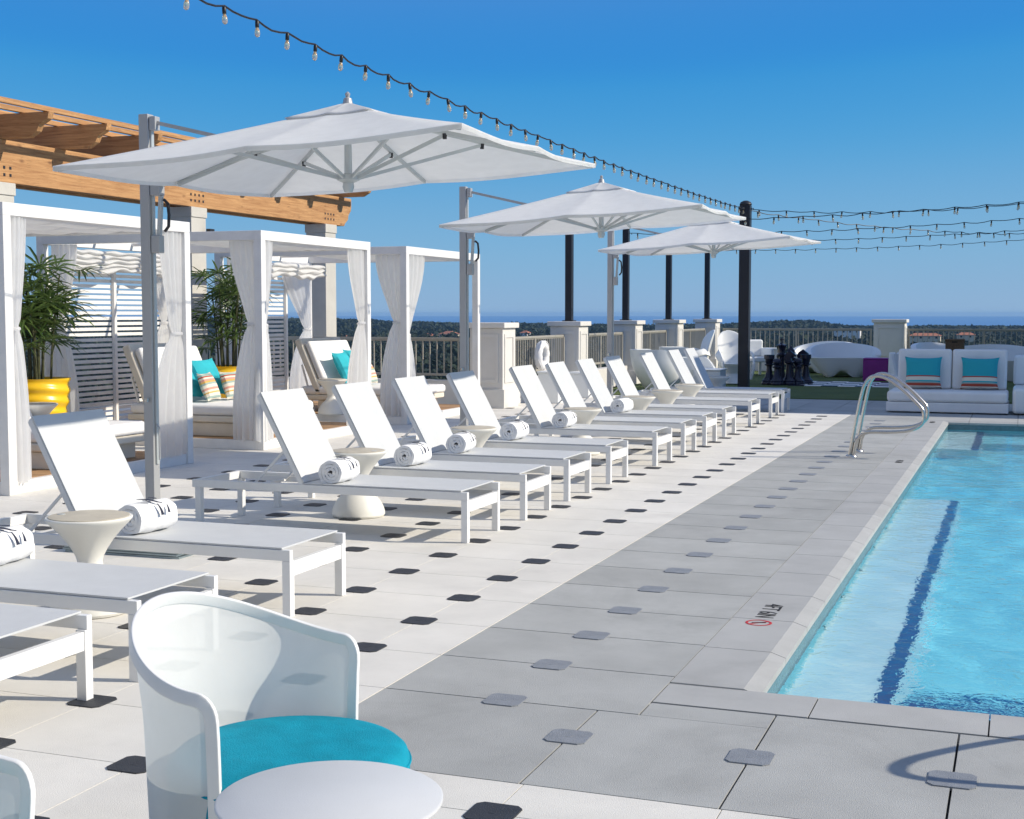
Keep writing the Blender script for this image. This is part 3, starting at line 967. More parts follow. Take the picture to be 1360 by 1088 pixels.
    sy = MB(); sy.bar((.10, 0, 3.0), (.95, 0, 2.80), .022, .03); sy.build('stay', 'alu', root)
    br = MB(); br.box(.048, .105, -.035, .035, 2.94, 3.05); br.build('top_bracket', 'alu', root, bevel=.006)
    br = MB(); br.box(.048, .135, -.04, .04, 2.43, 2.62); br.build('slide_bracket', 'alu', root, bevel=.008)
    br = MB(); br.box(.048, .125, -.038, .038, 1.98, 2.12); br.build('crank_housing', 'alu', root, bevel=.008)
    hd = MB(); hd.tube([(.15, 0, 2.40), (.185, 0, 2.37), (.195, 0, 2.28), (.19, 0, 2.19), (.155, 0, 2.15)], .013, 8); hd.build('pull_handle', 'black_plastic', root, smooth=True)
    cb = MB(); cb.bar((.105, 0, 2.12), (.125, 0, 2.43), .03, .03); cb.build('lift_bar', 'silver_rib', root)
    ck = MB(); ck.tube([(.08, -.05, .62), (.11, -.06, .60), (.11, -.06, .34)], .007, 8); ck.build('tie_cord', 'alu', root)
    MB().lathe([(.02, .80), (.02, .83)], .0, -.066, 10).build('set_screw', 'chrome', root)
    return root
US = .803
um = make_umbrella()
for i, (y, lab) in enumerate(((9.26, 'nearest and largest white cantilever umbrella, shading the first cabana'), (15.83, 'middle white cantilever umbrella in front of the dark light poles'), (22.30, 'farthest and smallest white cantilever umbrella, its rim before the tall near light pole'))):
    o = um if i == 0 else copy_tree(um)
    o.location = (-6.53*US, y*US, 1.5-1.5*US); o.rotation_euler = (0, 0, R((1.2, 2.0, -1.0)[i])); o.scale = (US, US, US)
    tag(o, lab, 'umbrella', 'white cantilever umbrellas')

# ------------------------------------------------------------------ cabanas
CW, CD, CH = 2.68, 3.0, 2.41
def curtain(parent, post, d, wt, wtie, wb_, ztie=1.38, seed=0, off_t=.08, off_b=.0, zb=.10, depth=.10, lean=0.0):
    """gathered curtain hanging beside a post; d = unit direction in plan that it spreads along; all pleats one mesh"""
    d = Vector((d[0], d[1], 0)); nrm = Vector((-d.y, d.x, 0)); p = Vector((post[0], post[1], 0))
    mb = MB(); n = 84; rings = []
    rr = random.Random(seed)
    ph = [rr.uniform(0, 6.28) for _ in range(4)]
    zt = CH-.11
    zs = [zb + (zt-zb)*i/34 for i in range(35)]
    for z in zs:
        if z > ztie:
            t_ = (z-ztie)/(zt-ztie); e = smoothstep(0, 1, t_**.8)
            w_ = wtie + (wt-wtie)*e; c = off_t + (wt/2)*e + wtie/2*(1-e)
            dp = depth*(.38+.3*e)
        else:
            t_ = (ztie-z)/(ztie-zb); e = 1-(1-min(1, t_*1.25))**2
            w_ = wtie + (wb_-wtie)*e; c = off_t*(1-e)+off_b*e + wtie/2*(1-e) + (wb_/2)*e + lean*t_**2
            dp = depth*(.38+.72*e)
        pin = 1 - .35*math.exp(-((z-ztie)/.05)**2)
        w_ *= pin; dp *= pin
        ring = []
        for k in range(n):
            th = 2*PI*k/n
            x = math.cos(th); y = math.sin(th)
            pl = 1 + .20*math.sin(13*th + ph[0] + z*.5) + .10*math.sin(7*th + ph[1] - z*.9)
            xx = x*(w_/2)*(.96+.04*pl); yy = (y*.85 + .35*math.sin(9*x*1.6+ph[2]+z*.25)*(.5+.5*abs(y)))*dp*pl*.62
            q = p + d*(c + xx) + nrm*yy
            ring.append((q.x, q.y, z + .012*math.sin(3*th+ph[3])*(1 if z == zb else 0)))
        rings.append(ring)
    mb.loft(rings)
    o = mb.build('curtain', 'curtain', parent, smooth=True)
    # tie band
    tb = MB(); c = off_t + wtie/2; ring = []
    for k in range(25):
        th = 2*PI*k/24; q = p + d*(c + math.cos(th)*(wtie*.36)) + nrm*(math.sin(th)*depth*.34)
        ring.append((q.x, q.y, ztie + .006*math.sin(th)))
    tb.tube(ring[:-1], .017, 8, closed=True)
    q = p + d*(c) - nrm*(depth*.36)
    tb.tube([(q.x, q.y, ztie), (q.x+.02, q.y-.02, ztie-.05), (q.x+.01, q.y-.015, ztie-.13)], [.018, .014, .008], 8)
    tb.build('curtain_tie', 'curtain', o, smooth=True)
    return o
def cabana(loc, label, spec, screen, valance, roof=1.0):
    root = empty('cabana', loc)
    s = .095; bh = .105
    for (x, y) in ((0, 0), (0, CW-s), (-CD+s, 0), (-CD+s, CW-s)):
        MB().box(x-s, x, y, y+s, 0, CH-bh).build('post', 'white_wood', root, bevel=.005)
    bm_ = MB()
    bm_.box(-s, 0, 0, CW, CH-bh, CH); bm_.box(-CD, -CD+s, 0, CW, CH-bh, CH)
    bm_.box(-CD+s, -s, 0, s, CH-bh+.001, CH-.001); bm_.box(-CD+s, -s, CW-s, CW, CH-bh+.001, CH-.001)
    for yy in (CW*.36, CW*.64): bm_.box(-CD+s, -s, yy-.02, yy+.02, CH-.05, CH-.01)
    bm_.build('top_frame', 'white_wood', root, bevel=.004)
    # platform: white edge boards and timber boards
    pf = MB(); pf.box(-s, -.02, s, CW-s, 0, .105); pf.box(-CD+s, -s, .0, .06, 0, .105); pf.box(-CD+s, -s, CW-.06, CW, 0, .105); pf.box(-CD+.02, -CD+s, s, CW-s, 0, .105)
    pf.build('platform_edge', 'white_wood', root, bevel=.004)
    fb = MB(); y = .062
    while y < CW-.07:
        fb.box(-CD+s, -s, y, min(y+.098, CW-.062), .03, .109); y += .102
    fb.build('timber_floor', 'deck_wood', root)
    # cloth roof: sagging strips
    rc = MB(); n = 60; m = 24; top = []
    for i in range(n+1):
        for j in range(m+1):
            u = i/n; v = j/m
            x = -s - (CD-2*s)*u*roof; y = s + (CW-2*s)*v
            sag = .055*abs(math.sin(PI*u*5))*(.6+.4*math.sin(PI*v))
            top.append((x, y, CH-.062-sag + .006*noise.noise(Vector((x*3, y*2, 0)))))
    q = len(top); fs = []
    for i in range(n):
        for j in range(m):
            a = i*(m+1)+j; fs.append((a, a+1, a+m+2, a+m+1))
    rc.add(top, fs)
    o = rc.build('roof_cloth', 'roof_cloth', root, smooth=True)
    so = o.modifiers.new('solid', 'SOLIDIFY'); so.thickness = .006
    # folded blind hanging at the back (horizontal ruffles)
    if valance:
        (xa, ya, xb, yb, zt, zb, folds) = valance
        vb = MB(); n = 90; m = folds*8; vs = []; fs = []
        L_ = math.hypot(xb-xa, yb-ya); dx, dy = (xb-xa)/L_, (yb-ya)/L_
        for i in range(n+1):
            u = i/n
            for j in range(m+1):
                v = j/m
                bul = .035 + .05*abs(math.sin(PI*v*folds))**.7 + .012*noise.noise(Vector((u*9, v*folds, 7)))
                wob = .018*math.sin(u*2*PI*5.5 + 1.3*noise.noise(Vector((u*4, v*3, 2)))*3) * (0.4+.6*v)
                droop = .05*math.sin(PI*((u*2) % 1))*v
                vs.append((xa + dx*L_*u + dy*bul, ya + dy*L_*u - dx*bul, zt + (zb-zt)*v + wob - droop))
        for i in range(n):
            for j in range(m):
                a = i*(m+1)+j; fs.append((a, a+1, a+m+2, a+m+1))
        vb.add(vs, fs); o = vb.build('folded_blind', 'roof_cloth', root, smooth=True)
        so = o.modifiers.new('solid', 'SOLIDIFY'); so.thickness = .008
    for i, (post, d, wt, wtie, wb2, kw) in enumerate(spec):
        curtain(root, post, d, wt, wtie, wb2, seed=i+int(loc[1]*10), **kw)
    if screen:
        (ya, yb, za, zb) = screen; x = -CD+.02
        sl_ = MB(); z = za
        while z < zb:
            sl_.box(x-.012, x+.012, ya, yb, z, z+.040); z += .0665
        sl_.build('screen_slats', 'white_wood', root)
        for yy in (ya-.04, (ya+yb)/2, yb+.0):
            MB().box(x+.014, x+.06, yy, yy+.05, .1, zb+.03).build('screen_stile', 'white_wood', root, bevel=.003)
    tag(root, label, 'cabana', 'white curtained cabanas')
    return root
s = .095
c1 = cabana((-7.80, 9.08, 0), 'nearest white cabana, cut by the left edge, under the first umbrella rim',
    [((-.06, s), (0, 1), .22, .14, .22, dict(off_t=.0, off_b=-.02)), ((-.06, CW-s), (0, -1), .34, .20, .62, dict(off_t=-.02, off_b=-.12, ztie=1.30)),
     ((-CD+.06, CW-s), (0, -1), .36, .15, .42, {})],
    None, None)
c2 = cabana((-7.80, 13.12, 0), 'middle white cabana with the tall slatted screen and two striped pillows',
    [((-s, .06), (-1, 0), .36, .15, .36, dict(off_t=-.02, off_b=-.05)), ((-.06, s), (0, 1), .22, .12, .30, dict(off_t=-.02, off_b=-.14)),
     ((-.06, CW-s), (0, -1), .42, .17, .60, dict(off_t=-.02, off_b=-.16)), ((-CD+s, .06), (1, 0), .34, .14, .40, {}),
     ((-CD+.06, CW-s), (0, -1), .40, .15, .44, {})],
    (.12, CW-.12, .16, 2.12), (-CD+.20, .14, -CD+.20, CW-.1, 2.27, 2.03, 5), roof=.42)
c3 = cabana((-7.80, 16.88, 0), 'farthest white cabana, standing in front of the railing and the first pier',
    [((-s, .06), (-1, 0), .42, .17, .40, dict(off_t=-.02, off_b=-.06)), ((-.06, s), (0, 1), .66, .16, .34, dict(off_t=-.04, off_b=-.1, ztie=1.22)),
     ((-CD+.12, CW-s), (0, -1), .9, .22, .5, dict(off_t=.0, off_b=.1, depth=.16, ztie=1.25)), ((-CD+s, .06), (1, 0), .36, .14, .40, {})],
    (.12, CW-.8, .16, 2.14), (-CD+.35, .14, -CD+.35, CW-.14, 2.26, 2.08, 3), roof=.55)

# daybeds and pillows
def cushion(w, h, t, name, m, parent=None, pinch=.10):
    """puffed cushion in local xy with thickness along z"""
    mb = MB(); n = 14; vs = []; fs = []
    for sgn in (1, -1):
        for i in range(n+1):
            for j in range(n+1):
                u = i/n*2-1; v = j/n*2-1
                puff = ((1-u*u)*(1-v*v))**.42
                k = 1 - pinch*(1-abs(u)**3)*abs(v)**4; k2 = 1 - pinch*(1-abs(v)**3)*abs(u)**4
                vs.append((u*w/2*k2, v*h/2*k, sgn*(t/2*puff) + .01*noise.noise(Vector((u*2, v*2, sgn+w)))*puff))
    q = (n+1)**2
    for i in range(n):
        for j in range(n):
            a = i*(n+1)+j; fs.append((a, a+n+1, a+n+2, a+1)); fs.append((q+a, q+a+1, q+a+n+2, q+a+n+1))
    for i in range(n):
        for a, b in ((i, i+1), (n*(n+1)+i+1, n*(n+1)+i), ((i+1)*(n+1), i*(n+1)), (i*(n+1)+n, (i+1)*(n+1)+n)):
            fs.append((a, b, q+b, q+a))
    mb.add(vs, fs)
    return mb.build(name, m, parent, smooth=True)
def rounded_block(x0, x1, y0, y1, z0, z1, r, name, m, parent):
    return MB().box(x0, x1, y0, y1, z0, z1).build(name, m, parent, bevel=r, segs=4)
def make_daybed():
    root = empty('daybed')   # foot at x=0, back to -x, y 0..1.25
    W = 1.25
    rounded_block(-1.45, -.10, .03, W-.03, 0, .155, .012, 'base', 'cream_upholstery', root)
    rounded_block(-1.75, 0, 0, W, .158, .235, .02, 'seat_deck', 'cream_upholstery', root)
    rounded_block(-1.72, .03, 0, W, .237, .355, .045, 'mattress', 'white_cushion', root)
    b = rounded_block(-.055, .055, 0, W, 0, .86, .03, 'backrest', 'cream_upholstery', root)
    b.location = (-1.42, 0, .24); b.rotation_euler = (0, R(-24), 0)
    b = rounded_block(0, .10, .03, W-.03, .05, .80, .04, 'back_cushion', 'white_cushion', root)
    b.location = (-1.35, 0, .24); b.rotation_euler = (0, R(-24), 0)
    for y in (.06, W-.06):
        MB().bar((-1.72, y, .66), (-1.52, y, .0), .025, .02).build('back_prop', 'white_metal', root)
    return root
db = make_daybed()
DB = [((-7.95, 9.93, .11), 'daybed in the nearest cabana, only its white mattress edge showing'), ((-8.0, 13.35, .11), 'daybed in the middle cabana with turquoise and striped pillows'),
      ((-8.0, 17.38, .11), 'daybed in the farthest cabana with its cream back turned to the left')]
for i, (l, lab) in enumerate(DB):
    o = db if i == 0 else copy_tree(db); o.location = l
    tag(o, lab, 'daybed', 'cabana daybeds')
def pillow(name, w, t, m, loc, tilt, rz, label):
    o = cushion(w, w, t, name, m)
    # stand up facing +x then lean back
    o.matrix_world = Matrix.Translation(loc) @ Matrix.Rotation(R(rz), 4, 'Z') @ Matrix.Rotation(R(-tilt), 4, 'Y') @ Matrix.Rotation(R(90), 4, 'Z') @ Matrix.Rotation(R(90), 4, 'X')
    tag(o, label, 'pillow', 'throw pillows'); return o
pillow('throw_pillow', .50, .17, 'turquoise', (-9.20, 14.17, .74), 27, -6, 'turquoise pillow in the middle cabana leaning before the second yellow pot')
pillow('throw_pillow', .50, .17, 'turquoise', (-9.22, 13.70, .73), 27, 4, 'turquoise pillow in the middle cabana partly hidden by the curtain')
pillow('throw_pillow', .36, .14, 'stripe_pillow', (-8.98, 13.88, .645), 24, 8, 'striped pillow standing between the two turquoise ones in the middle cabana')
pillow('throw_pillow', .36, .14, 'stripe_pillow', (-8.93, 14.32, .645), 22, -8, 'striped pillow at the right, half behind the curtain of the middle cabana')
pillow('throw_pillow', .50, .17, 'turquoise', (-9.20, 17.78, .73), 27, 5, 'turquoise pillow at the left of the farthest daybed')
pillow('throw_pillow', .50, .17, 'turquoise', (-9.24, 18.28, .76), 27, -8, 'turquoise pillow at the back right of the farthest daybed')
pillow('throw_pillow', .36, .14, 'stripe_pillow', (-8.93, 18.0, .645), 24, 4, 'striped pillow on the farthest daybed between two turquoise ones')

# ------------------------------------------------------------------ palms in yellow pots
def make_palm(loc, label, seed, h, nst, rs):
    rr = random.Random(seed)
    root = empty('potted_palm', loc)
    Hp = .79
    def prof_fn(r, z, th):
        return r*(1 + .034*math.sin(2*PI*z/.128 + .9*math.sin(2*th+.6)) + .012*math.sin(2*th+z*7))
    prof = [(.235 + .12*smoothstep(0, Hp*.8, z), z) for z in [Hp*i/56 for i in range(57)]]
    pt = MB(); inner = [(prof[-1][0]-.03, Hp-.004), (prof[-1][0]-.04, Hp-.07)]
    pt.lathe(prof + inner, n=64, fn=lambda r, z, th: prof_fn(r, z, th))
    pt.build('pot', 'yellow_pot', root, smooth=True)
    MB().lathe([(prof[-1][0]-.02, Hp-.1), (prof[-1][0]-.02, Hp-.06)], n=32).build('soil', 'soil', root)
    stm = MB(); lf = MB()
    for k in range(nst):
        a = rr.uniform(0, 6.28); rd = rr.uniform(.02, .17)
        bx, by = rd*math.cos(a), rd*math.sin(a)
        hh = h*rr.uniform(.55, 1.0); lx, ly = bx*rr.uniform(1.1, 2.2), by*rr.uniform(1.1, 2.2)
        pts = [Vector((bx+(lx-bx)*u**1.5, by+(ly-by)*u**1.5, Hp-.08 + hh*.82*u)) for u in (0, .25, .5, .75, 1)]
        stm.tube(pts, [.014, .013, .012, .011, .008], 6)
        nfr = rr.randint(4, 6)
        for q in range(nfr):
            u = rr.uniform(.38, 1.0) if q > 1 else 1.0
            i = min(3, int(u*4)); p = pts[i].lerp(pts[i+1], u*4-i)
            az = rr.uniform(0, 6.28); el = R(rr.uniform(5, 70))
            pl = rr.uniform(.14, .30)*rs
            d = Vector((math.cos(az)*math.cos(el), math.sin(az)*math.cos(el), math.sin(el)))
            e = p + d*pl - Vector((0, 0, pl*.12))
            stm.tube([p, p.lerp(e, .5) + Vector((0, 0, .012)), e], .0035, 4)
            nb = rr.randint(8, 11); fl = rr.uniform(.28, .44)*rs
            side = d.cross(Vector((0, 0, 1))).normalized(); upv = side.cross(d).normalized()
            for b in range(nb):
                fa = (b/(nb-1)-.5)*R(205); 
                dd = (d*math.cos(fa) + side*math.sin(fa) + upv*rr.uniform(-.1, .15)).normalized()
                L_ = fl*(.75+.25*math.cos(fa))*rr.uniform(.85, 1.1)
                wv_ = dd.cross(upv).normalized()*(.0125*rs)
                drp = rr.uniform(.10, .7)
                c = []
                for (t_, ww) in ((0, .25), (.35, 1.0), (.75, .85), (1.0, .12)):
                    pp = e + dd*(L_*t_) - Vector((0, 0, drp*L_*t_*t_)); c.append((pp - wv_*ww, pp + upv*(-.006*ww), pp + wv_*ww))
                vs = [v for row in c for v in row]
                fs = []
                for r_ in range(3):
                    fs += [(r_*3, r_*3+1, r_*3+4, r_*3+3), (r_*3+1, r_*3+2, r_*3+5, r_*3+4)]
                lf.add(vs, fs)
    stm.build('stems', 'stem', root, smooth=True)
    lf.build('leaves', 'palm_leaf', root)
    tag(root, label, 'potted palm', 'palms in yellow pots')
make_palm((-10.25, 12.40, 0), 'larger fan palm in a ridged yellow pot, beside the nearest cabana', 5, 1.50, 15, 1.15)
make_palm((-10.25, 16.33, 0), 'smaller fan palm in a yellow pot, seen between the curtains of the middle cabana', 9, 1.45, 13, 1.05)

# ------------------------------------------------------------------ pergola
pg = empty('pergola', (-11.4, 0, 0))
def beam_poly(y0_, y1_):
    return [(y0_, 3.05), (y1_-.28, 3.05), (y1_-.24, 3.10), (y1_-.13, 3.17), (y1_-.11, 3.25), (y1_-.02, 3.33), (y1_, 3.40), (y1_, 3.55), (y0_, 3.55)]
for dx in (-.32, .0):
    b_ = MB(); b_.prism(beam_poly(6.0, 22.15), 'x', dx-.045, dx+.09); b_.build('beam', 'cedar', pg, bevel=.004)
for k in range(15):
    y = 6.75 + 1.0785*k
    if y > 22: break
    rf_ = MB(); rf_.prism([(-1.75, 3.84), (.78, 3.84), (.76, 3.76), (.64, 3.70), (.60, 3.62), (.48, 3.555), (-1.45, 3.555), (-1.57, 3.62), (-1.61, 3.70), (-1.73, 3.76)], 'y', y-.045, y+.045)
    rf_.build('rafter', 'cedar_rafter', pg, bevel=.004)
for x in (.72, .38, .0, -.35, -.68, -1.01, -1.34, -1.66):
    pl_ = MB(); pl_.box(x-.03, x+.03, 5.9, 22.3, 3.842, 3.90); pl_.build('purlin', 'cedar', pg, bevel=.003)
for yc in (9.05, 13.16, 17.25, 21.32):
    c_ = MB(); c_.box(-.27, .11, yc-.19, yc+.19, 0, 2.9); c_.build('column', 'column_stone', pg, bevel=.008)
    c_ = MB(); c_.box(-.285, .125, yc-.205, yc+.205, 2.9, 3.047); c_.build('column_cap', 'column_stone', pg, bevel=.008)
    for i in range(4):
        for j in range(2):
            y, z = yc-.16+.105*i, 3.14+.085*j
            MB().box(.091, .094, y-.017, y+.017, z-.017, z+.017).build('bolt', 'black_plastic', pg)
    lm = MB(); lm.box(.18, .25, yc+.08, yc+.2, 2.58, 2.74); lm.box(.14, .19, yc+.12, yc+.16, 2.63, 2.69)
    lm.build('wall_lamp', 'black_plastic', pg, bevel=.004)
tag(pg, 'warm cedar pergola with notched rafters on pale columns behind the cabanas', 'pergola')

# ------------------------------------------------------------------ piers, railings, poles
def make_pier(w, d):
    root = empty('railing_pier')
    MB().box(-w, 0, 0, d, 0, 1.27).build('shaft', 'stucco', root, bevel=.006)
    MB().box(-w-.04, .04, -.04, d+.04, 0, .30).build('plinth', 'stucco', root, bevel=.008)
    MB().box(-w-.05, .05, -.05, d+.05, 1.273, 1.36).build('coping', 'stucco', root, bevel=.012)
    fr = MB(); t_ = .014
    for (a0, a1, b0, b1) in ((.07, .13, .40, 1.18), (d-.13, d-.07, .40, 1.18), (.13, d-.13, .40, .46), (.13, d-.13, 1.12, 1.18)):
        fr.box(0, t_, a0, a1, b0, b1)
    fr.build('panel_frame', 'stucco', root, bevel=.003)
    f2 = MB()
    for (a0, a1, b0, b1) in ((-w+.07, -w+.13, .40, 1.18), (-.13, -.07, .40, 1.18), (-w+.13, -.13, .40, .46), (-w+.13, -.13, 1.12, 1.18)):
        f2.box(a0, a1, -t_, 0, b0, b1)
    f2.build('panel_frame', 'stucco', root, bevel=.003)
    return root
pr_ = make_pier(.56, .58)
PY_ = [20.32, 24.30, 28.28, 32.10, 36.38]
PL = ['nearest white railing pier, half hidden behind the post of the last cabana', 'white railing pier that carries the leftmost dark light pole',
      'white railing pier just right of the second umbrella, third from the left', 'white railing pier behind the white shell chairs, fourth from the left',
      'white corner pier where the side railing meets the far railing']
for i, (y, lab) in enumerate(zip(PY_, PL)):
    o = pr_ if i == 0 else copy_tree(pr_); o.location = (-7.72, y, 0)
    tag(o, lab, 'pier', 'white railing piers')
pf_ = make_pier(.78, .7); pf_.location = (-2.86, 36.75, 0)
tag(pf_, 'large white panelled pier in the far railing, left of the white sofa', 'pier', 'white railing piers')
pf2 = copy_tree(pf_); pf2.location = (3.6, 36.75, 0)
tag(pf2, 'white panelled pier of the far railing beyond the right edge', 'pier', 'white railing piers')
def railing(p0, p1, z0_, label, step=.115, curb=None):
    p0 = Vector(p0); p1 = Vector(p1); d = p1-p0; L_ = d.length; d.normalize()
    root = empty('railing', (p0.x, p0.y, 0), math.atan2(d.y, d.x))
    t_ = MB(); t_.box(0, L_, -.028, .028, 1.075, 1.115); t_.box(0, L_, -.014, .014, 1.055, 1.075); t_.build('top_rail', 'rail_paint', root, bevel=.004)
    t_ = MB(); t_.box(0, L_, -.02, .02, z0_+.07, z0_+.11); t_.build('bottom_rail', 'rail_paint', root, bevel=.003)
    bl = MB(); n = int(L_/step)
    for i in range(1, n):
        x = L_*i/n; bl.box(x-.010, x+.010, -.010, .010, z0_+.11, 1.055)
    bl.build('balusters', 'rail_paint', root)
    k = max(1, round(L_/1.9))
    for i in range(k+1):
        x = .03 + (L_-.06)*i/k; MB().box(x-.025, x+.025, -.0255, .0255, z0_, 1.0745).build('rail_post', 'rail_paint', root)
    if curb:
        MB().box(0, L_, -.12, .12, 0, curb).build('curb', 'stucco', root, bevel=.006)
    tag(root, label, 'railing', 'taupe balustrade railings')
RL = ['side railing bay between the first and second white piers', 'side railing bay between the second and third white piers',
      'side railing bay between the third and fourth white piers', 'side railing bay between the fourth and corner piers']
for i in range(4):
    railing((-8.0, PY_[i]+.64, 0), (-8.0, PY_[i+1]-.06, 0), .42, RL[i], curb=.40)
railing((-14.2, 20.62, 0), (-8.35, 20.62, 0), .42, 'railing behind the cabana curtains, left of the first pier', step=.125, curb=.42)
railing((-7.65, 37.0, 0), (-3.7, 37.0, 0), .08, 'far railing bay left of the large panelled pier', step=.125)
railing((-2.80, 37.0, 0), (2.76, 37.0, 0), .08, 'far railing bay right of the large panelled pier', step=.125)

def light_pole(x, y, zb, zt, label, w=.13):
    root = empty('light_pole', (x, y, 0))
    MB().box(-w/2, w/2, -w/2, w/2, zb, zt).build('shaft', 'pole_paint', root, bevel=.006)
    MB().lathe([(w*.55, zt), (w*.6, zt+.02), (w*.5, zt+.06), (w*.2, zt+.09)], n=16).build('pole_cap', 'pole_paint', root, smooth=True)
    MB().box(-w*.8, w*.8, -w*.8, w*.8, zb, zb+.02).build('base_flange', 'pole_paint', root)
    ey = MB(); ey.tube([(w/2, 0, zt-.06), (w/2+.05, 0, zt-.06), (w/2+.06, 0, zt-.09)], .008, 6); ey.build('cable_hook', 'pole_paint', root)
    tag(root, label, 'light pole', 'dark string light poles')
PLB = ['leftmost dark light pole, rising above the second pier', 'second dark light pole from the left, its top just under the third umbrella arm',
       'third dark light pole from the left, under the third umbrella canopy', 'fourth dark light pole from the left, on the corner pier']
PP = [(-8.0, 24.58), (-8.0, 28.50), (-8.0, 32.30), (-8.0, 36.58)]
for (x, y), lab in zip(PP, PLB): light_pole(x, y, 1.36, 3.28, lab)
light_pole(-5.05, 26.45, .012, 3.58, 'thick dark light pole standing on the turf right of the shell chairs', .2)

# ------------------------------------------------------------------ string lights
sock_me = MB().lathe([(.010, 0), (.016, -.008), (.021, -.02), (.021, -.075), (.017, -.08)], n=10)
bulb_me = MB().lathe([(.012, -.078), (.019, -.095), (.027, -.12), (.029, -.145), (.023, -.168), (.008, -.18)], n=12)
sock0 = sock_me.build('bulb_socket', 'bulb_socket', smooth=True); bulb0 = bulb_me.build('bulb', 'bulb_glass', smooth=True)
SM, BM = sock0.data, bulb0.data
bpy.data.objects.remove(sock0); bpy.data.objects.remove(bulb0)
def string_light(p0, p1, sag, step, label, wob=.028, seed=1, bs=.68):
    rr = random.Random(seed)
    p0 = Vector(p0); p1 = Vector(p1); L_ = (p1-p0).length
    root = empty('string_light', p0)
    n = int(L_/step); pts = []; bulbs = []
    def base(u): return (p1-p0)*u + Vector((0, 0, -4*sag*u*(1-u)))
    for i in range(n):
        u0 = (i+.3)/n
        wb2 = wob*rr.uniform(.5, 1.3)
        b = base(u0); bulbs.append(b)
        for t_ in (0, .25, .5, .75):
            u = (i+.3+t_)/n
            if u > 1: break
            pts.append(base(u) + Vector((0, 0, -wb2*math.sin(PI*t_))) + Vector((rr.uniform(-.006, .006), rr.uniform(-.006, .006), 0)))
    pts = [base(0)] + pts + [base(1)]
    MB().tube(pts, .0075, 6).build('cable', 'bulb_socket', root, smooth=True)
    for b in bulbs:
        s_ = bpy.data.objects.new('bulb_socket', SM); COL.objects.link(s_); s_.parent = root; s_.location = b; s_.scale = (bs, bs, bs)
        s_.rotation_euler = (rr.uniform(-.12, .12), rr.uniform(-.12, .12), rr.uniform(0, 6))
        g_ = bpy.data.objects.new('bulb', BM); COL.objects.link(g_); g_.parent = s_
    tag(root, label, 'string light', 'festoon string lights')
string_light((-5.05, 26.35, 3.52), (-5.05, 1.0, 3.74), .16, .42, 'long bulb string running over the loungers to the top left corner', seed=3)
string_light((-4.95, 26.45, 3.50), (.75, 26.6, 3.56), .12, .50, 'uppermost bulb string running right from the thick dark pole', seed=4)
SLB = ['bulb string second from the top at the right, from the leftmost pole', 'bulb string third from the top at the right', 'bulb string fourth from the top at the right',
       'lowest bulb string at the right edge, from the corner pier pole']
for i, (x, y) in enumerate(PP):
    string_light((x+.1, y, 3.22), (.75 if y < 30 else 1.5, y, (3.42, 3.40, 3.44, 3.44)[i]), .10, .50, SLB[i], seed=6+i, wob=.03)
string_light((-4.95, 26.5, 3.48), (1.5, 35.6, 3.45), .18, .55, 'slanting bulb string from the thick pole towards the far railing', seed=12, wob=.03)

# pool house to the right, outside the frame: it shades the far end of the deck
ph = empty('pool_house', (.75, 22.85, 0))
MB().box(0, 7.0, 0, 7.4, .0, 4.3).build('wall', 'stucco', ph, bevel=.01)
MB().box(-.10, 7.2, -.10, 7.55, 4.303, 4.5).build('roof', 'stucco', ph, bevel=.02)
MB().box(1.2, 2.4, -.012, .05, .02, 2.3).build('door', 'window_glass', ph)
MB().box(.75, 7.0, 7.56, 13.2, .0, 5.2).build('wall', 'stucco', ph, bevel=.01)
MB().box(.66, 7.2, 7.56, 13.35, 5.203, 5.4).build('roof', 'stucco', ph, bevel=.02)
tag(ph, 'white pool house beyond the right edge that shades the far end of the deck', 'building')

# unseen hotel wing added behind the viewer to bounce sun and block blue sky
hw = empty('bounce_wing', (-6, -5.0, 0))
MB().box(-16, 15, -9, 0, -25, 11).build('wall', 'stucco', hw)
MB().box(-16.3, 15.3, -9.3, .3, 11.003, 11.5).build('cornice', 'stucco', hw, bevel=.05)
for i in range(9):
    for j in range(3):
        x = -14.2 + 3.3*i; z = .4 + 3.5*j
        wn = MB().box(x, x+1.5, -.05, .02, z, z+2.0).build('window', 'window_glass', hw)
        fm = MB(); fm.box(x-.1, x, -.05, .06, z-.1, z+2.1); fm.box(x+1.5, x+1.6, -.05, .06, z-.1, z+2.1); fm.box(x, x+1.5, -.05, .06, z-.1, z); fm.box(x, x+1.5, -.05, .06, z+2.0, z+2.1)
        fm.build('window_frame', 'white_wood', wn)
tag(hw, 'unseen pale hotel wing added behind the viewer to lighten the shaded sides', 'building')

# ------------------------------------------------------------------ far furniture
# white daybed sofa facing the pool
sf = empty('daybed_sofa', (-1.93, 21.55, .0))
rounded_block(0, 1.76, .0, .98, .02, .165, .015, 'base', 'white_cushion', sf)
rounded_block(.01, 1.75, -.01, .97, .168, .335, .05, 'seat_cushion', 'white_cushion', sf)
for x in (.12, .93):
    b = rounded_block(-.0, .80, -.07, .09, .0, .62, .04, 'back_cushion', 'white_cushion', sf); b.location = (x-.01, .74, .335); b.rotation_euler = (R(-7), 0, 0)
tag(sf, 'white two-back daybed sofa facing the far end of the pool', 'sofa')
for x, rz, lab in ((.50, 2, 'teal pillow with orange and cream stripes on the left half of the white sofa'), (1.33, -1, 'teal pillow with orange and cream stripes on the right half of the white sofa')):
    o = cushion(.56, .50, .16, 'throw_pillow', 'sofa_pillow')
    o.matrix_world = Matrix.Translation((-1.93+x, 21.55+.55, .335+.26)) @ Matrix.Rotation(R(rz), 4, 'Z') @ Matrix.Rotation(R(78), 4, 'X')
    tag(o, lab, 'pillow', 'throw pillows')

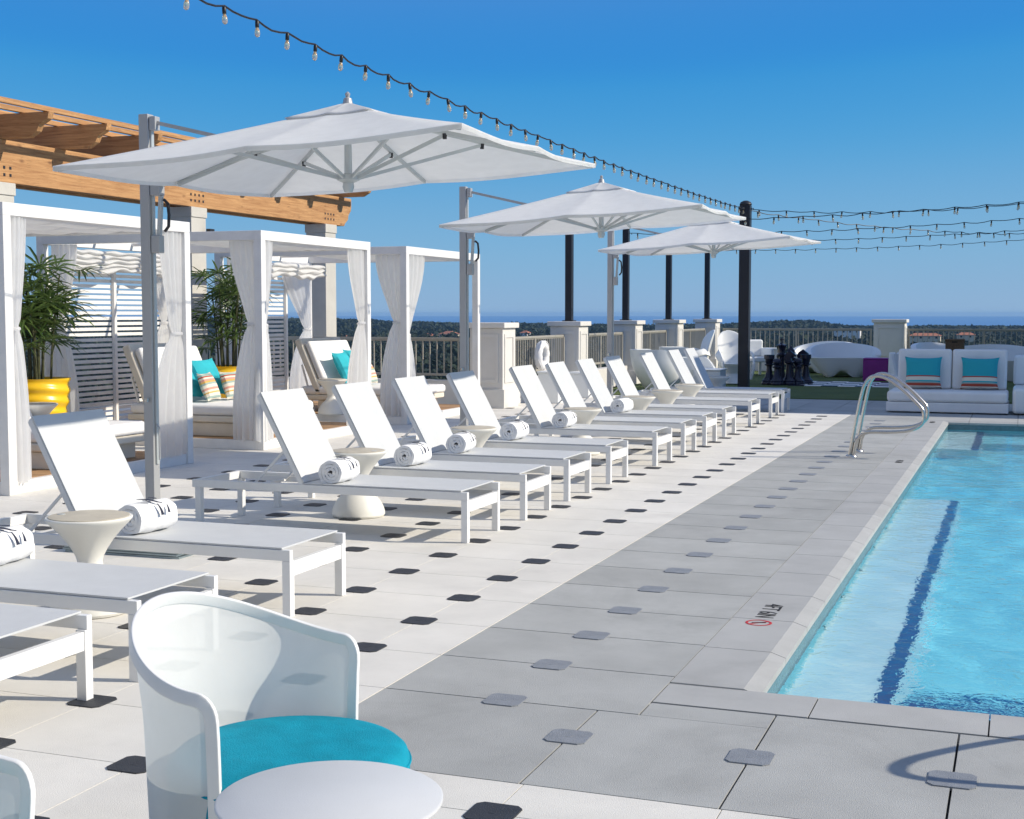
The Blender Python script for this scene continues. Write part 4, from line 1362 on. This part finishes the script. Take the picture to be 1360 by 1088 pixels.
def shell_chair(name, loc, rz, label, r=.42, h=.78, open_a=100, tall=0.0, m='shell_plastic'):
    """moulded bucket chair: rounded hull, raised back, seat inside"""
    root = empty(name, loc, R(rz))
    mb = MB(); n = 64; k = 18; vs = []; fs = []
    def rim(th):   # th = 0 faces the open front (+x)
        a = abs((th+PI) % (2*PI) - PI)
        return h*(.52 + .48*smoothstep(R(35), R(open_a), a)) + tall*smoothstep(R(115), R(180), a)
    for lay in (0, 1):
        for i in range(k+1):
            u = i/k
            for j in range(n):
                th = 2*PI*j/n; H_ = rim(th)
                if lay == 0:
                    rr_ = r*(.50 + .50*math.sin(PI/2*min(1, u*1.35))**.8 - .05*u); z = H_*u
                else:
                    v = 1-u; rr_ = (r-.05)*(.50 + .50*math.sin(PI/2*min(1, v*1.35))**.8 - .05*v)
                    zs_ = .36; z = max(zs_, H_*v)
                    if H_*v < zs_: rr_ *= max(.02, (H_*v)/zs_)
                a = abs((th+PI) % (2*PI) - PI)
                lean = -.16*u*smoothstep(R(90), R(180), a) if lay == 0 else -.16*(1-u)*smoothstep(R(90), R(180), a)
                vs.append((rr_*math.cos(th)+lean, rr_*math.sin(th), z))
    q = (k+1)*n
    for lay in (0, 1):
        for i in range(k):
            for j in range(n):
                a = lay*q+i*n+j; b = lay*q+i*n+(j+1) % n; fs.append((a, b, b+n, a+n))
    for j in range(n):
        a = k*n+j; b = k*n+(j+1) % n; fs.append((a, b, q+(j+1) % n, q+j))
    mb.add(vs, fs); mb.build('shell', m, root, smooth=True)
    MB().lathe([(r*.45, .30), (r*.72, .34), (r*.72, .38), (r*.5, .40)], n=32).build('seat', m, root, smooth=True)
    tag(root, label, 'lounge chair', 'white moulded lounge chairs')
    return root
shell_chair('shell_chair', (-6.62, 26.0, .012), 35, 'nearest rounded white shell chair, its curved back turned to the loungers', .46, .80)
shell_chair('shell_chair', (-6.55, 28.1, .012), 20, 'second rounded white shell chair behind the nearest one', .46, .80)
def oval_chair(loc, rz, label):
    """moulded chair: tall oval back flowing into a seat with curled arms"""
    root = empty('oval_back_chair', loc, R(rz))
    mb = MB(); n = 28; rings = []
    for i in range(23):
        u = i/22; z = .42 + .72*u
        wv_ = .31*math.sin(PI*(.16+.84*(1-(1-u)**1.0)))**.55 if u < .98 else .03
        wv_ = .30*(1 - max(0, (u-.55)/.45)**2.4)**.5 + .0 if u > .55 else .22 + .08*math.sin(PI/2*u/.55)
        wv_ = max(.02, wv_)
        ring = []
        for k in range(n):
            th = 2*PI*k/n; y = wv_*math.cos(th); bow = .10*(y/.3)**2
            ring.append((-.20 - .20*u + bow + .022*math.sin(th), y, z))
        rings.append(ring)
    mb.loft(rings); mb.build('back', 'shell_plastic', root, smooth=True)
    s_ = MB(); s_.lathe([(.26, .0), (.30, .02), (.24, .12), (.20, .22), (.24, .33), (.31, .40), (.33, .43), (.30, .455), (.18, .44)], n=36); s_.build('seat', 'shell_plastic', root, smooth=True)
    for sg_ in (1, -1):
        pts = [(-.22, sg_*.24, .62), (-.08, sg_*.34, .66), (.10, sg_*.38, .62), (.24, sg_*.36, .50), (.28, sg_*.33, .34), (.22, sg_*.28, .12)]
        a_ = MB(); a_.tube(pts, .05, 10, flat=(.022, .075), nrm=[(0, sg_, .6)]*len(pts)); a_.build('arm', 'shell_plastic', root, smooth=True)
    tag(root, label, 'lounge chair', 'white moulded lounge chairs')
oval_chair((-6.75, 29.8, .012), -150, 'white chair with a tall oval back turned away, before the fourth pier')
oval_chair((-5.75, 29.0, .012), -60, 'white chair with a bright tall oval back, just left of the thick dark pole')
shell_chair('shell_chair', (-6.05, 27.0, .012), -10, 'third low white shell chair left of the white cube table', .42, .62)
cb_ = empty('cube_table', (-5.66, 26.15, .012)); rounded_block(-.27, .27, -.27, .27, .0, .40, .02, 'body', 'shell_plastic', cb_)
MB().box(-.285, .285, -.285, .285, .4005, .43).build('table_top', 'shell_plastic', cb_, bevel=.01)
tag(cb_, 'low white cube table on the turf left of the thick dark pole', 'table')
# armchair with legs and bench right behind the pole
am = empty('garden_armchair', (-6.15, 33.2, .012), R(-60))
rounded_block(-.42, .42, -.4, .4, .33, .45, .03, 'seat', 'shell_plastic', am)
rounded_block(-.42, -.30, -.4, .4, .45, .86, .05, 'backrest', 'shell_plastic', am)
for y in (-.41, .33): rounded_block(-.40, .42, y, y+.08, .45, .66, .03, 'arm', 'shell_plastic', am)
for x in (-.36, .36):
    for y in (-.34, .34): MB().box(x-.03, x+.03, y-.03, y+.03, 0, .33).build('leg', 'shell_plastic', am, bevel=.005)
tag(am, 'white armchair with square legs just right of the thick dark pole', 'armchair')
bn = empty('planter_box', (-6.3, 36.0, .012)); MB().box(-.42, .42, -.22, .22, 0, .56).build('box', 'stucco', bn, bevel=.01); MB().box(-.44, .44, -.24, .24, .561, .60).build('rim', 'shell_plastic', bn, bevel=.006)
tag(bn, 'low white box planter by the far railing behind the chess pieces', 'planter')

# curved white lounge sofa with a tapered hull
def hull_sofa(loc, rz, label, w=1.6, d=1.0, m='shell_plastic', notch=True):
    root = empty('curved_sofa', loc, R(rz))
    mb = MB(); n = 72; rings = []
    prof = [(.52, .0), (.60, .06), (.72, .18), (.86, .32), (.97, .43), (1.0, .46), (.97, .475), (.80, .44), (.5, .43)]
    for f_, z in prof:
        ring = []
        for k in range(n):
            th = 2*PI*k/n; c, s_ = math.cos(th), math.sin(th)
            e = .62
            x = w/2*math.copysign(abs(c)**e, c)*f_; y = d/2*math.copysign(abs(s_)**e, s_)*(f_*.5+.5)
            zz = z
            if notch and z < .2: zz = z + .16*math.exp(-((x+.05)/.16)**2)*(1-z/.2)
            ring.append((x, y, zz))
        rings.append(ring)
    mb.loft(rings); mb.build('seat_hull', m, root, smooth=True)
    bk = MB(); k = 36; rings = []
    for i in range(k+1):
        a = PI*(-.08 + 1.16*i/k); u = i/k
        hh = .08 + .27*math.sin(PI*u)**.8
        cx_, cy_ = math.cos(a)*w*.47, .02+math.sin(a)*d*.46
        nx_, ny_ = math.cos(a), math.sin(a)
        t_ = .07
        rings.append([(cx_+nx_*(-t_), cy_+ny_*(-t_), .44), (cx_+nx_*t_, cy_+ny_*t_, .40), (cx_+nx_*(t_+.06), cy_+ny_*(t_+.06), .44+hh*.6), (cx_+nx_*(t_+.05), cy_+ny_*(t_+.05), .44+hh), (cx_+nx_*(.0), cy_+ny_*(0), .45+hh), (cx_+nx_*(-t_*.6), cy_+ny_*(-t_*.6), .44+hh*.7)])
    bk.loft(rings); bk.build('backrest', m, root, smooth=True)
    tag(root, label, 'curved sofa', 'white moulded curved sofas')
hull_sofa((-3.98, 33.2, .012), 12, 'white curved sofa with a tapered hull behind the giant chess pieces', 1.6, 1.1)
hull_sofa((-4.75, 35.2, .012), -30, 'white curved sofa further back, its rim lit above the chess pieces', 1.7, 1.1)
hull_sofa((-.55, 32.5, .012), 8, 'white curved sofa with a blue-shaded arched back, behind the right half of the daybed sofa', 2.0, 1.2)
hull_sofa((-1.85, 34.6, .012), 40, 'white curved sofa with bright rim ends left of the brown wicker planter', 1.3, 1.0)
pc = empty('ottoman_cube', (-3.05, 31.6, .012)); pc.scale = (.88, .88, .9); rounded_block(-.31, .31, -.3, .3, 0, .52, .02, 'body', 'purple', pc)
rounded_block(-.312, .312, -.302, .302, .522, .56, .015, 'lid', 'purple', pc)
tag(pc, 'purple cube ottoman on the turf left of the white sofa', 'ottoman')
# ribbed tub chair beside the sofa
fr_ = empty('ribbed_tub_chair', (-1.98, 25.6, .012), R(-60)); fr_.scale = (.72, .72, .88)
tb_ = MB(); vs = []; fs = []; n = 96; k = 12
for lay in (0, 1):
    for i in range(k+1):
        for j in range(n):
            th = 2*PI*j/n; a_ = abs((th+PI) % (2*PI) - PI); H_ = .42 + .46*smoothstep(R(50), R(95), a_) + .02*math.cos(th*16)
            u = i/k if lay == 0 else 1-i/k
            r_ = (.33 + .05*math.sin(PI*u*.8) + .016*abs(math.cos(th*8)))*(1 if lay == 0 else .80); z_ = H_*u if lay == 0 else max(.36, H_*u)
            if lay and H_*u < .36: r_ *= max(.02, H_*u/.36)
            vs.append((r_*math.cos(th), r_*math.sin(th), z_))
q_ = (k+1)*n
for lay in (0, 1):
    for i in range(k):
        for j in range(n):
            a_ = lay*q_+i*n+j; b_ = lay*q_+i*n+(j+1) % n; fs.append((a_, b_, b_+n, a_+n))
for j in range(n): fs.append((k*n+j, k*n+(j+1) % n, q_+(j+1) % n, q_+j))
tb_.add(vs, fs); tb_.build('ribbed_shell', 'shell_plastic', fr_, smooth=True)
MB().lathe([(.05, .37), (.27, .37), (.28, .40), (.25, .43), (.05, .435)], n=32).build('seat_pad', 'white_cushion', fr_, smooth=True)
tag(fr_, 'white ribbed tub chair half hidden at the left end of the white sofa', 'chair')
wk = empty('wicker_planter', (-1.36, 31.0, .012)); MB().lathe([(.22, 0), (.25, .1), (.27, .9), (.29, .93), (.26, .95), (.24, .88)], n=4).build('basket', 'wicker', wk); MB().lathe([(.2, .87), (.2, .90)], n=12).build('soil', 'soil', wk)
wk.rotation_euler = (0, 0, R(45)); tag(wk, 'tall brown wicker planter behind the gap between the sofa backs', 'planter')
rs_ = empty('lounge_sofa', (.08, 22.15, .0)); 
rounded_block(-.20, .62, -.6, .6, .02, .40, .06, 'seat', 'shell_plastic', rs_); rounded_block(-.20, .62, .45, .62, .40, .86, .05, 'backrest', 'shell_plastic', rs_)
tag(rs_, 'white lounge sofa cut by the right edge behind the daybed sofa', 'sofa')

# giant chess
ck_ = MB(); cw = .34
dk = MB()
for i in range(6):
    for j in range(6):
        (ck_ if (i+j) % 2 else dk).box(-4.55+cw*i, -4.55+cw*(i+1), 28.6+cw*j, 28.6+cw*(j+1), .014, .022)
bd = empty('chess_board', (0, 0, 0))
ck_.build('light_squares', 'white_cushion', bd); dk.build('dark_squares', 'navy_gloss', bd)
tag(bd, 'giant chessboard mat lying on the turf beside the navy pieces', 'chessboard')
def chess(kind, loc, label):
    root = empty('chess_' + kind, loc)
    H_ = {'pawn': .55, 'rook': .62, 'knight': .70, 'bishop': .80, 'queen': .86, 'king': .92}[kind]
    b = [(.135, 0), (.14, .03), (.125, .06), (.13, .08), (.10, .11), (.075, .16), (.058, .26)]
    s = H_
    body = b + [(.05, s*.55), (.052, s*.62), (.09, s*.66), (.09, s*.685), (.06, s*.70)]
    if kind == 'pawn': body += [(.05, s*.73), (.078, s*.82), (.082, s*.88), (.06, s*.96), (.02, s)]
    elif kind == 'rook': body += [(.07, s*.75), (.075, s*.84), (.095, s*.86), (.095, s), (.06, s), (.06, s*.94), (.01, s*.93)]
    elif kind == 'bishop': body += [(.055, s*.73), (.078, s*.80), (.07, s*.88), (.03, s*.95), (.022, s*.97), (.024, s*.99), (.005, s)]
    elif kind == 'queen': body += [(.055, s*.74), (.07, s*.84), (.10, s*.92), (.07, s*.93), (.04, s*.96), (.02, s)]
    elif kind == 'king': body += [(.055, s*.74), (.07, s*.84), (.09, s*.89), (.05, s*.91), (.01, s*.92)]
    else: body += [(.05, s*.72)]
    MB().lathe(body, n=24).build('body', 'navy_gloss', root, smooth=True)
    if kind == 'king':
        c_ = MB(); c_.box(-.012, .012, -.012, .012, s*.92, s+.05); c_.box(-.04, .04, -.011, .011, s+.0, s+.024); c_.build('cross', 'navy_gloss', root)
    if kind == 'knight':
        c_ = MB(); poly = [(-.07, s*.70), (.06, s*.70), (.03, s*.80), (.05, s*.85), (.12, s*.83), (.13, s*.88), (.06, s*.97), (.02, s*1.02), (.0, s*.985), (-.06, s*.93), (-.09, s*.82)]
        c_.prism(poly, 'y', -.04, .04); c_.build('horse_head', 'navy_gloss', root, bevel=.01)
    root.scale = (1.15, 1.15, 1.0)
    tag(root, label, 'chess piece', 'navy giant chess pieces')
CP = [('rook', -4.99, 28.95, 'navy chess rook at the left end of the group'), ('king', -4.78, 29.25, 'navy chess king with a cross, tallest of the group'), ('queen', -4.86, 29.65, 'navy chess queen just behind the king'),
      ('bishop', -4.62, 29.45, 'navy chess bishop right of the king'), ('knight', -4.58, 28.98, 'navy chess knight with its horse head, front of the group'), ('bishop', -4.93, 30.1, 'navy chess bishop at the back left of the group'),
      ('pawn', -4.80, 28.80, 'navy chess pawn at the front left of the group'), ('pawn', -4.42, 29.1, 'navy chess pawn in the middle of the front row'), ('pawn', -4.38, 29.8, 'navy chess pawn at the back right of the group'),
      ('rook', -4.30, 29.45, 'navy chess rook at the right end of the group'), ('knight', -4.50, 30.2, 'navy chess knight at the back of the group')]
for k, x, y, lab in CP: chess(k, (x, y, .02), lab)

# life ring on the side railing, storage boxes
lr = empty('life_ring', (-7.80, 22.45, .62))
lb = MB(); Rr_ = .19; ring = [(0, Rr_*math.cos(2*PI*i/40), .16 + Rr_*math.sin(2*PI*i/40)) for i in range(40)]
lb.tube(ring, [.070 + .004*math.sin(i*PI/2) for i in range(40)], 12, closed=True); lb.build('ring', 'white_cushion', lr, smooth=True)
gp = MB()
for q in range(4):
    a0 = q*PI/2+.25; gp.tube([(.03*math.sin(PI*t_/6)+.02, (Rr_+.075)*math.cos(a0+1.1*t_/6), .16+(Rr_+.075)*math.sin(a0+1.1*t_/6)) for t_ in range(7)], .009, 6)
gp.build('grab_rope', 'white_cushion', lr)
tg = MB(); tg.box(-.01, .03, -.02, .02, -.16, -.11); tg.build('tag', 'red_paint', lr)
tag(lr, 'white life ring with a small red tag below it, hung on the side railing', 'life ring')
for (x, y, w_, d_, h_, lab) in ((-7.45, 21.75, .36, .5, .50, 'white towel box below the life ring'), (-7.45, 23.4, .4, .5, .42, 'white storage box beside the second pier')):
    bx = empty('storage_box', (x, y, 0)); rounded_block(-w_/2, w_/2, 0, d_, 0, h_, .01, 'box', 'shell_plastic', bx); MB().box(-w_/2-.015, w_/2+.015, -.015, d_+.015, h_+.001, h_+.035).build('lid', 'shell_plastic', bx, bevel=.006)
    tag(bx, lab, 'box')

# ------------------------------------------------------------------ foreground chair and table
def make_barrel_chair():
    root = empty('barrel_chair')       # opening faces +x
    SP = R(99)
    def rad(z): return .308 + (z-.05)*.035 + .018*smoothstep(.45, .74, z)
    def rimz(ph): return .590 + .142*math.cos(ph*.93)**2
    def pt(ph, z): r = rad(z); return Vector((-r*math.cos(ph), -r*math.sin(ph), z))
    def nrm(ph): return Vector((-math.cos(ph), -math.sin(ph), .25)).normalized()
    # frame path: right upright -> rim -> left upright with rounded corners
    path = []; nn = []
    zs_ = [.03, .12, .22, .32, .42, .50, .535]
    for z in zs_: path.append(pt(-SP, z)); nn.append(nrm(-SP))
    zc = rimz(SP)
    for k in range(1, 6):
        a = PI/2*k/6; ph = -SP + R(6.5)*(1-math.cos(a)); z = zc-.05 + .05*math.sin(a); path.append(pt(ph, z)); nn.append(nrm(ph))
    m = 60
    for i in range(m+1):
        ph = -SP+R(6.5) + (2*SP-R(13))*i/m; path.append(pt(ph, rimz(ph))); nn.append(nrm(ph))
    for k in range(5, 0, -1):
        a = PI/2*k/6; ph = SP - R(6.5)*(1-math.cos(a)); z = zc-.05 + .05*math.sin(a); path.append(pt(ph, z)); nn.append(nrm(ph))
    for z in reversed(zs_): path.append(pt(SP, z)); nn.append(nrm(SP))
    MB().tube(path, .02, 20, flat=(.007, .017), nrm=nn).build('frame', 'white_metal', root, smooth=True)
    base = [pt(-SP + 2*SP*i/40, .045) for i in range(41)]
    MB().tube(base, .02, 10, flat=(.010, .018), nrm=[nrm(-SP+2*SP*i/40) for i in range(41)]).build('bottom_band', 'white_metal', root, smooth=True)
    # mesh panel
    pn = MB(); n = 64; k = 14; vs = []; fs = []
    for i in range(n+1):
        ph = -SP+R(1.5) + (2*SP-R(3))*i/n
        edge = min(1, (SP-abs(ph))/R(7)); top = rimz(ph) - .012 - (.05*(1-math.sqrt(max(0, 1-(1-edge)**2))) if edge < 1 else 0)
        for j in range(k+1):
            z = .05 + (top-.05)*j/k; p = pt(ph, z); vs.append(p)
    for i in range(n):
        for j in range(k):
            a = i*(k+1)+j; fs.append((a, a+1, a+k+2, a+k+1))
    pn.add(vs, fs); pn.build('mesh_panel', 'chair_mesh', root, smooth=True)
    # seat
    r = .308
    MB().lathe([(r-.02, .12), (r-.006, .14), (r, .17), (r, .352), (r-.006, .372), (r-.022, .386), (r-.05, .393), (r*.6, .401), (.02, .405)], .03, 0, 56).build('seat_cushion', 'teal', root, smooth=True).location = (.03, -.01, 0)
    pp = MB(); pp.tube([(.06+(r+.0005)*math.cos(2*PI*i/56), -.01+(r+.0005)*math.sin(2*PI*i/56), .350) for i in range(56)], .004, 6, closed=True); pp.build('seat_piping', 'teal', root, smooth=True)
    for a in (-60, 60, 180+55, 180-55):
        x, y = .28*math.cos(R(a)), .28*math.sin(R(a)); MB().lathe([(.014, 0), (.018, .12)], x, y, 10).build('leg', 'white_metal', root, smooth=True)
    return root
bc = make_barrel_chair(); bc.location = (-1.80, 3.055, 0); bc.rotation_euler = (0, 0, R(-4))
tag(bc, 'white barrel chair with see-through mesh back and round teal seat in the foreground', 'chair', 'white mesh barrel chairs')
bc2 = copy_tree(bc); bc2.location = (-1.90, 1.845, 0); bc2.rotation_euler = (0, 0, R(-2))
tag(bc2, 'white mesh barrel chair showing only its frame corner at the bottom left', 'chair', 'white mesh barrel chairs')
rt = empty('round_table', (-1.41, 2.635, -.022))
MB().lathe([(.20, .438), (.243, .442), (.25, .449), (.25, .455), (.246, .458)], n=72).build('table_top', 'table_white', rt, smooth=True)
MB().lathe([(.15, .023), (.15, .03), (.03, .025), (.025, .05), (.025, .437)], n=32).build('pedestal', 'white_metal', rt, smooth=True)
tag(rt, 'small round white table at the bottom edge in front of the teal chair', 'table')

# ------------------------------------------------------------------ far landscape
def az_dir(px): 
    a = math.atan((px-680)/1820) - R(20.414)   # angle right of +y
    return math.sin(a), math.cos(a)
ld = MB(); 
vs = []; fs = []
nr, na = 26, 40
def land_h(x, y):
    return -25 + 2.0*noise.noise(Vector((x*.004, y*.004, 0)))
for i in range(nr+1):
    r_ = 30 + 2170*(i/nr)**1.4
    for j in range(na+1):
        a = R(-85 + 105*j/na); x, y = r_*math.sin(a), r_*math.cos(a)
        vs.append((x, y, land_h(x, y) if i < nr else -27))
for i in range(nr):
    for j in range(na):
        a = i*(na+1)+j; fs.append((a, a+1, a+na+2, a+na+1))
ld.add(vs, fs); structure(ld.build('land', 'land', smooth=True))
gd = MB(); gd.add([(-16000, -6000, -26), (16000, -6000, -26), (16000, 16200, -26), (-16000, 16200, -26)], [(0, 1, 2, 3)])
structure(gd.build('sea', 'sea'))

# forest
SIL = [(-120, 421), (420, 421.5), (470, 422.5), (520, 425), (640, 428), (690, 427.5), (760, 429), (860, 430), (960, 429), (1000, 427), (1030, 424.5), (1075, 424), (1095, 427), (1120, 431), (1200, 432.5), (1240, 431), (1290, 431.5), (1400, 432)]
def sil(px):
    for (a, b), (c, d) in zip(SIL[:-1], SIL[1:]):
        if a <= px <= c: return b + (d-b)*(px-a)/(c-a)
    return 425
rng = np.random.default_rng(5)
def forest():
    V = []; 
    def tree(x, y, zb, h, cr, nl, ls):
        u = rng.normal(size=(nl, 3)); u /= np.linalg.norm(u, axis=1)[:, None]
        rad = rng.uniform(.55, 1.05, nl)[:, None]
        c = u*rad*np.array([cr, cr, h*.38]) + np.array([x, y, zb + h*.62])
        c[:, 2] = np.maximum(c[:, 2], zb + h*.15)
        a = rng.normal(size=(nl, 3)); a /= np.linalg.norm(a, axis=1)[:, None]
        b = np.cross(a, u + rng.normal(scale=.5, size=(nl, 3))); b /= (np.linalg.norm(b, axis=1)[:, None] + 1e-6)
        s = ls*rng.uniform(.6, 1.4, nl)[:, None]
        q = np.stack([c - a*s - b*s, c + a*s - b*s*.7, c + a*s*.8 + b*s, c - a*s*.7 + b*s*.8], axis=1)
        V.append(q.reshape(-1, 3))
    lo, hi = R(-48), R(4)
    d = 210.0
    while d < 2080:
        sp = 7.5 if d < 420 else (10 if d < 800 else 15)
        n = int((hi-lo)*d/sp)
        for k in range(n):
            a = lo + (hi-lo)*(k + rng.uniform())/n; dd = d + rng.uniform(-sp*.6, sp*.6)
            x, y = dd*math.sin(a), dd*math.cos(a)
            f = noise.noise(Vector((x*.006, y*.006, 4)))
            if f < -.42 and dd < 1500: continue
            h = rng.uniform(7, 13) + 3*f
            zb = land_h(x, y)
            # never above the far skyline of the photo
            px = 680 + 1820*math.tan(a + R(20.414)); depth = dd*math.cos(a + R(20.414))
            if dd > 1500:
                zt = 1.5 - (sil(px)-417)/1820*depth + rng.uniform(-3.5, .8) - (2080-dd)*.004
                h = max(8, zt - zb)
            zmax = 1.5 - (sil(px)+1.5-417)/1820*depth
            if zb + h > zmax: h = max(4, zmax - zb)
            if dd < 420: tree(x, y, zb, h, rng.uniform(3.2, 5.0), 120, .52)
            elif dd < 800: tree(x, y, zb, h, rng.uniform(4.5, 6.5), 80, .78)
            elif dd < 1500: tree(x, y, zb, h, rng.uniform(7, 10), 46, 1.35)
            else: tree(x, y, zb, h, rng.uniform(8, 12), 54, 1.7)
        d += sp*(1.0 if d < 800 else 1.15)
    P = np.concatenate(V).astype(np.float32); nq = len(P)//4
    me = bpy.data.meshes.new('forest')
    me.vertices.add(len(P)); me.vertices.foreach_set('co', P.ravel())
    me.loops.add(nq*4); me.loops.foreach_set('vertex_index', np.arange(nq*4, dtype=np.int32))
    me.polygons.add(nq); me.polygons.foreach_set('loop_start', np.arange(0, nq*4, 4, dtype=np.int32)); me.polygons.foreach_set('loop_total', np.full(nq, 4, dtype=np.int32))
    me.update(calc_edges=True); me.validate()
    me.materials.append(M['far_leaf'])
    o = bpy.data.objects.new('forest', me); COL.objects.link(o)
    tag(o, 'dark green woodland stretching from the hotel to the sea', 'forest', kind='stuff')
forest()

def house(px, yb, dist, w_, d_, h_, wall, label, rz=0, roofh=3.0):
    sx, sy = az_dir(px); k = dist
    x, y = sx*k, sy*k; depth = k*math.cos(math.atan((px-680)/1820))
    z = 1.5 - (yb-417)/1820*depth
    root = empty('house', (x, y, z), R(rz))
    MB().box(-w_/2, w_/2, -d_/2, d_/2, -6, h_).build('wall', wall, root)
    e = .6
    rf2 = MB(); rf2.add([(-w_/2-e, -d_/2-e, h_+.02), (w_/2+e, -d_/2-e, h_+.02), (w_/2+e, d_/2+e, h_+.02), (-w_/2-e, d_/2+e, h_+.02), (-w_/2+d_*.4, 0, h_+roofh), (w_/2-d_*.4, 0, h_+roofh)],
                     [(0,1,5,4), (1,2,5), (2,3,4,5), (3,0,4), (3,2,1,0)])
    rf2.build('roof', 'terracotta', root)
    n = max(2, int(w_/4))
    for i in range(n):
        xx = -w_/2 + w_*(i+.5)/n; MB().box(xx-.6, xx+.6, -d_/2-.06, -d_/2+.05, h_-1.5, h_-.4).build('window', 'window_glass', root)
    tag(root, label, 'house', 'houses among the far trees')
house(597, 449.5, 1000, 13, 9, 3.2, 'house_wall', 'long sunlit ochre house with a tiled roof left of the second umbrella pole', -25, 2.2)
house(571, 448.5, 1050, 11, 8, 1.6, 'house_wall', 'small house with a red roof left of the ochre house', -25, 1.8)
house(525, 450, 1000, 9, 8, 1.6, 'house_white', 'white house showing between two cabana curtains', -20, 1.4)
house(455, 450.5, 1000, 10, 8, 1.8, 'house_white', 'white house beside the column right edge, far behind the curtains', -20, 1.4)
house(698, 447, 1150, 7, 6, 3, 'house_white', 'pale gabled house above the railing right of the first pier', -15, 2.0)
house(714, 448, 1200, 11, 7, 1.4, 'house_white', 'low white house right of the gabled house', -15, 1.3)
house(1228, 449, 820, 17, 7, 1.3, 'house_wall', 'long red-roofed house seen through the far railing above the left sofa back', 0, 1.6)
house(1282, 447.5, 860, 10, 6, 1.2, 'house_wall', 'red-roofed house behind the brown wicker planter', 0, 1.5)
house(1125, 441, 1000, 18, 8, 1.2, 'house_white', 'flat white house behind the far railing left of the large pier', 0, .8)

# ------------------------------------------------------------------ sea haze
hz = MB(); hz.box(-16500, 16500, -6500, 16700, -27.5, 13.5)
ho = hz.build('haze', 'land'); ho.data.materials.clear()
hm = bpy.data.materials.new('haze'); hm.use_nodes = True; hn = hm.node_tree
for n in list(hn.nodes):
    if n.type != 'OUTPUT_MATERIAL': hn.nodes.remove(n)
pv = hn.nodes.new('ShaderNodeVolumePrincipled'); pv.inputs['Color'].default_value = (.36, .64, 1, 1); pv.inputs['Density'].default_value = HAZE; pv.inputs['Anisotropy'].default_value = 0.0
hn.links.new(pv.outputs[0], [n for n in hn.nodes if n.type == 'OUTPUT_MATERIAL'][0].inputs['Volume'])
ho.data.materials.append(hm)
tag(ho, 'pale blue sea haze over the far trees and the sea', 'haze', kind='stuff')
